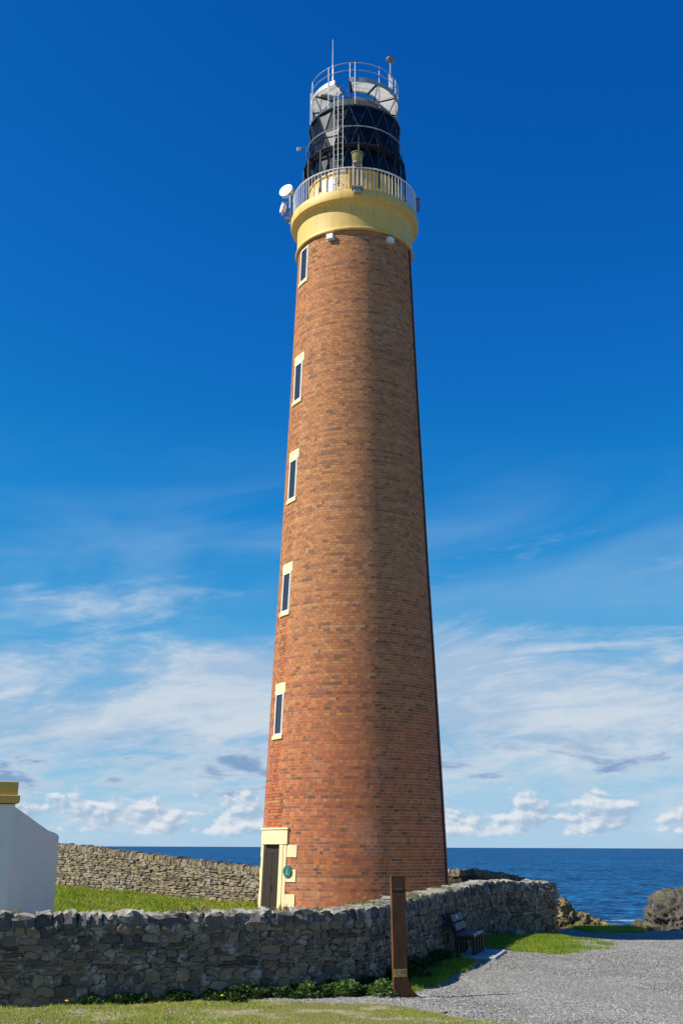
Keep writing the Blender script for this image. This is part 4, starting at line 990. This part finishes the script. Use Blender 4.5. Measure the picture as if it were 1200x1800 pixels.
# tufts on the wall tops
def tufts(name, path, hfun, spots, m_, label, seed, thick=.48):
    g = np.random.default_rng(seed); X, Y, Z, H = [], [], [], []
    for s, off, n, rad, h in spots:
        p, d, nrm = path.at(s); c = p - nrm * off; zt = gzf(c.x, c.y) + hfun(s) - .06
        X += list(c.x + g.normal(0, rad, n)); Y += list(c.y + g.normal(0, rad * .7, n)); Z += [zt] * n; H += list(g.uniform(.4, 1, n) * h)
    blades(name, np.array(X), np.array(Y), np.array(H), np.full(len(X), .012), m_, label, 'grass', seed, np.array(Z), .9)
g = np.random.default_rng(71)
sp = [(s_vis[0] + u, g.uniform(.1, .45), 60, g.uniform(.05, .16), g.uniform(.08, .16)) for u in (1.5, 1.75, 2.0, 4.7, 5.1, 6.6, 7.3, 7.9)]
sp += [(s_c + g.uniform(0, 8), g.uniform(.15, .45), 90, g.uniform(.10, .25), g.uniform(.07, .14)) for _ in range(22)]
tufts('wall_tufts', fpath, hf, sp, M['tuft'], 'dry grass tufts growing on top of the near wall', 72)

# ------------------------------------------------------------------ gravel stones, loose stones, flowers
def pebbles(P, n, smin, smax, seed):
    g = np.random.default_rng(seed); x, y = sample(P, n, seed); kk = lnoise(x, y, .35, 93) + lnoise(x, y, 1.3, 94) * .6 + g.normal(0, .25, n) > -.22; x, y = x[kk], y[kk]; n = len(x); s_ = smin * (smax / smin) ** (g.random(n) ** 1.8)
    base = np.array([(1, 0, 0), (0, 1, 0), (-1, 0, 0), (0, -1, 0), (.0, .0, .62), (0, 0, -.4)])
    v = base[None] * s_[:, None, None] * g.uniform(.65, 1.25, (n, 6, 1)) + g.normal(0, .12, (n, 6, 3)) * s_[:, None, None]
    a = g.uniform(0, 6.283, n); ca, sa = np.cos(a)[:, None], np.sin(a)[:, None]
    v = np.stack([v[..., 0] * ca - v[..., 1] * sa + x[:, None], v[..., 0] * sa + v[..., 1] * ca + y[:, None], v[..., 2] + (gz(x, y) + s_ * .15)[:, None]], -1)
    f = np.array([(0, 1, 4), (1, 2, 4), (2, 3, 4), (3, 0, 4), (1, 0, 5), (2, 1, 5), (3, 2, 5), (0, 3, 5)])
    return v.reshape(-1, 3), (np.arange(n)[:, None, None] * 6 + f).reshape(-1, 3)
GR = [(1.35, 20.9), (1.0, 19.7), (1.75, 18.75), (2.6, 17.5), (6.5, 17.2), (9.5, 30), (11, 37), (7.6, 37), (7.4, 33), (7.2, 30.6), (6.4, 29.4), (5.3, 28.9), (4.2, 29.8), (3.5, 27.6), (2.9, 24.9), (2.0, 22.5)]
v1, f1 = pebbles(GR, 70000, .008, .027, 81)
GR2 = [(-1.6, 20.7), (-1.2, 20.45), (-.3, 20.2), (.9, 19.9), (1.35, 20.0), (1.35, 20.9), (.6, 20.8), (-.5, 20.6)]
v2, f2 = pebbles(GR2, 6000, .010, .030, 82)
v3, f3 = pebbles([(-6, 17.2), (-6, 19), (-2, 20), (2.4, 17.7), (2.4, 17.2)], 900, .010, .035, 83)
o = np_obj('gravel', np.concatenate([v1, v2, v3]), np.concatenate([f1, f2 + len(v1), f3 + len(v1) + len(v2)]), M['pebble']); tag(o, 'loose grey gravel spread over the open ground at right', 'gravel', None, 'stuff')
palem = simple('pale_loose_stone', (.27, .26, .23), .9, 0, .2, 8, .5)
def loose(label, x, y, sx, sy, sz, seed, m_=palem):
    me, vs, fs = CPP[seed % len(CPP)]; b = MB().add(vs, fs).mesh('loose_stone', m_, False, .0); o = bpy.data.objects.new('loose_stone', b)
    o.location = (x, y, gzf(x, y) + sz * .05); o.scale = (sx, sy, sz); o.rotation_euler[2] = seed; link(o); tag(o, label, 'stone')
loose('pale stone on the grass against the curved wall', 5.15, 35.2, .42, .34, .26, 2)
loose('small pale stone lying alone on the gravel near the bottom edge', 2.45, 18.2, .13, .09, .05, 3)
loose('brown stone lying on the gravel right of the marker', 1.6, 18.95, .09, .07, .05, 4, M['rock'])
loose('pale flat stone half buried in the gravel in line with the bench', 4.4, 22.2, .22, .12, .05, 5)
for i, (x, y, lab) in enumerate([(-4.35, 19.6, 'yellow dandelion in the grass at the left end of the wall'), (-1.95, 20.35, 'yellow dandelion at the edge of the weeds')]):
    d = thing('dandelion', lab, 'flower', (x, y, 0)); MB().tube([(0, 0, 0), (.01, 0, .07)], .004, 4).build('stem', M['weed'], d)
    MB().lathe([(.01, .068), (.028, .078), (.030, .085), (.012, .095), (.001, .096)], 10, c=(.01, 0)).build('flower_head', M['dandelion'], d)
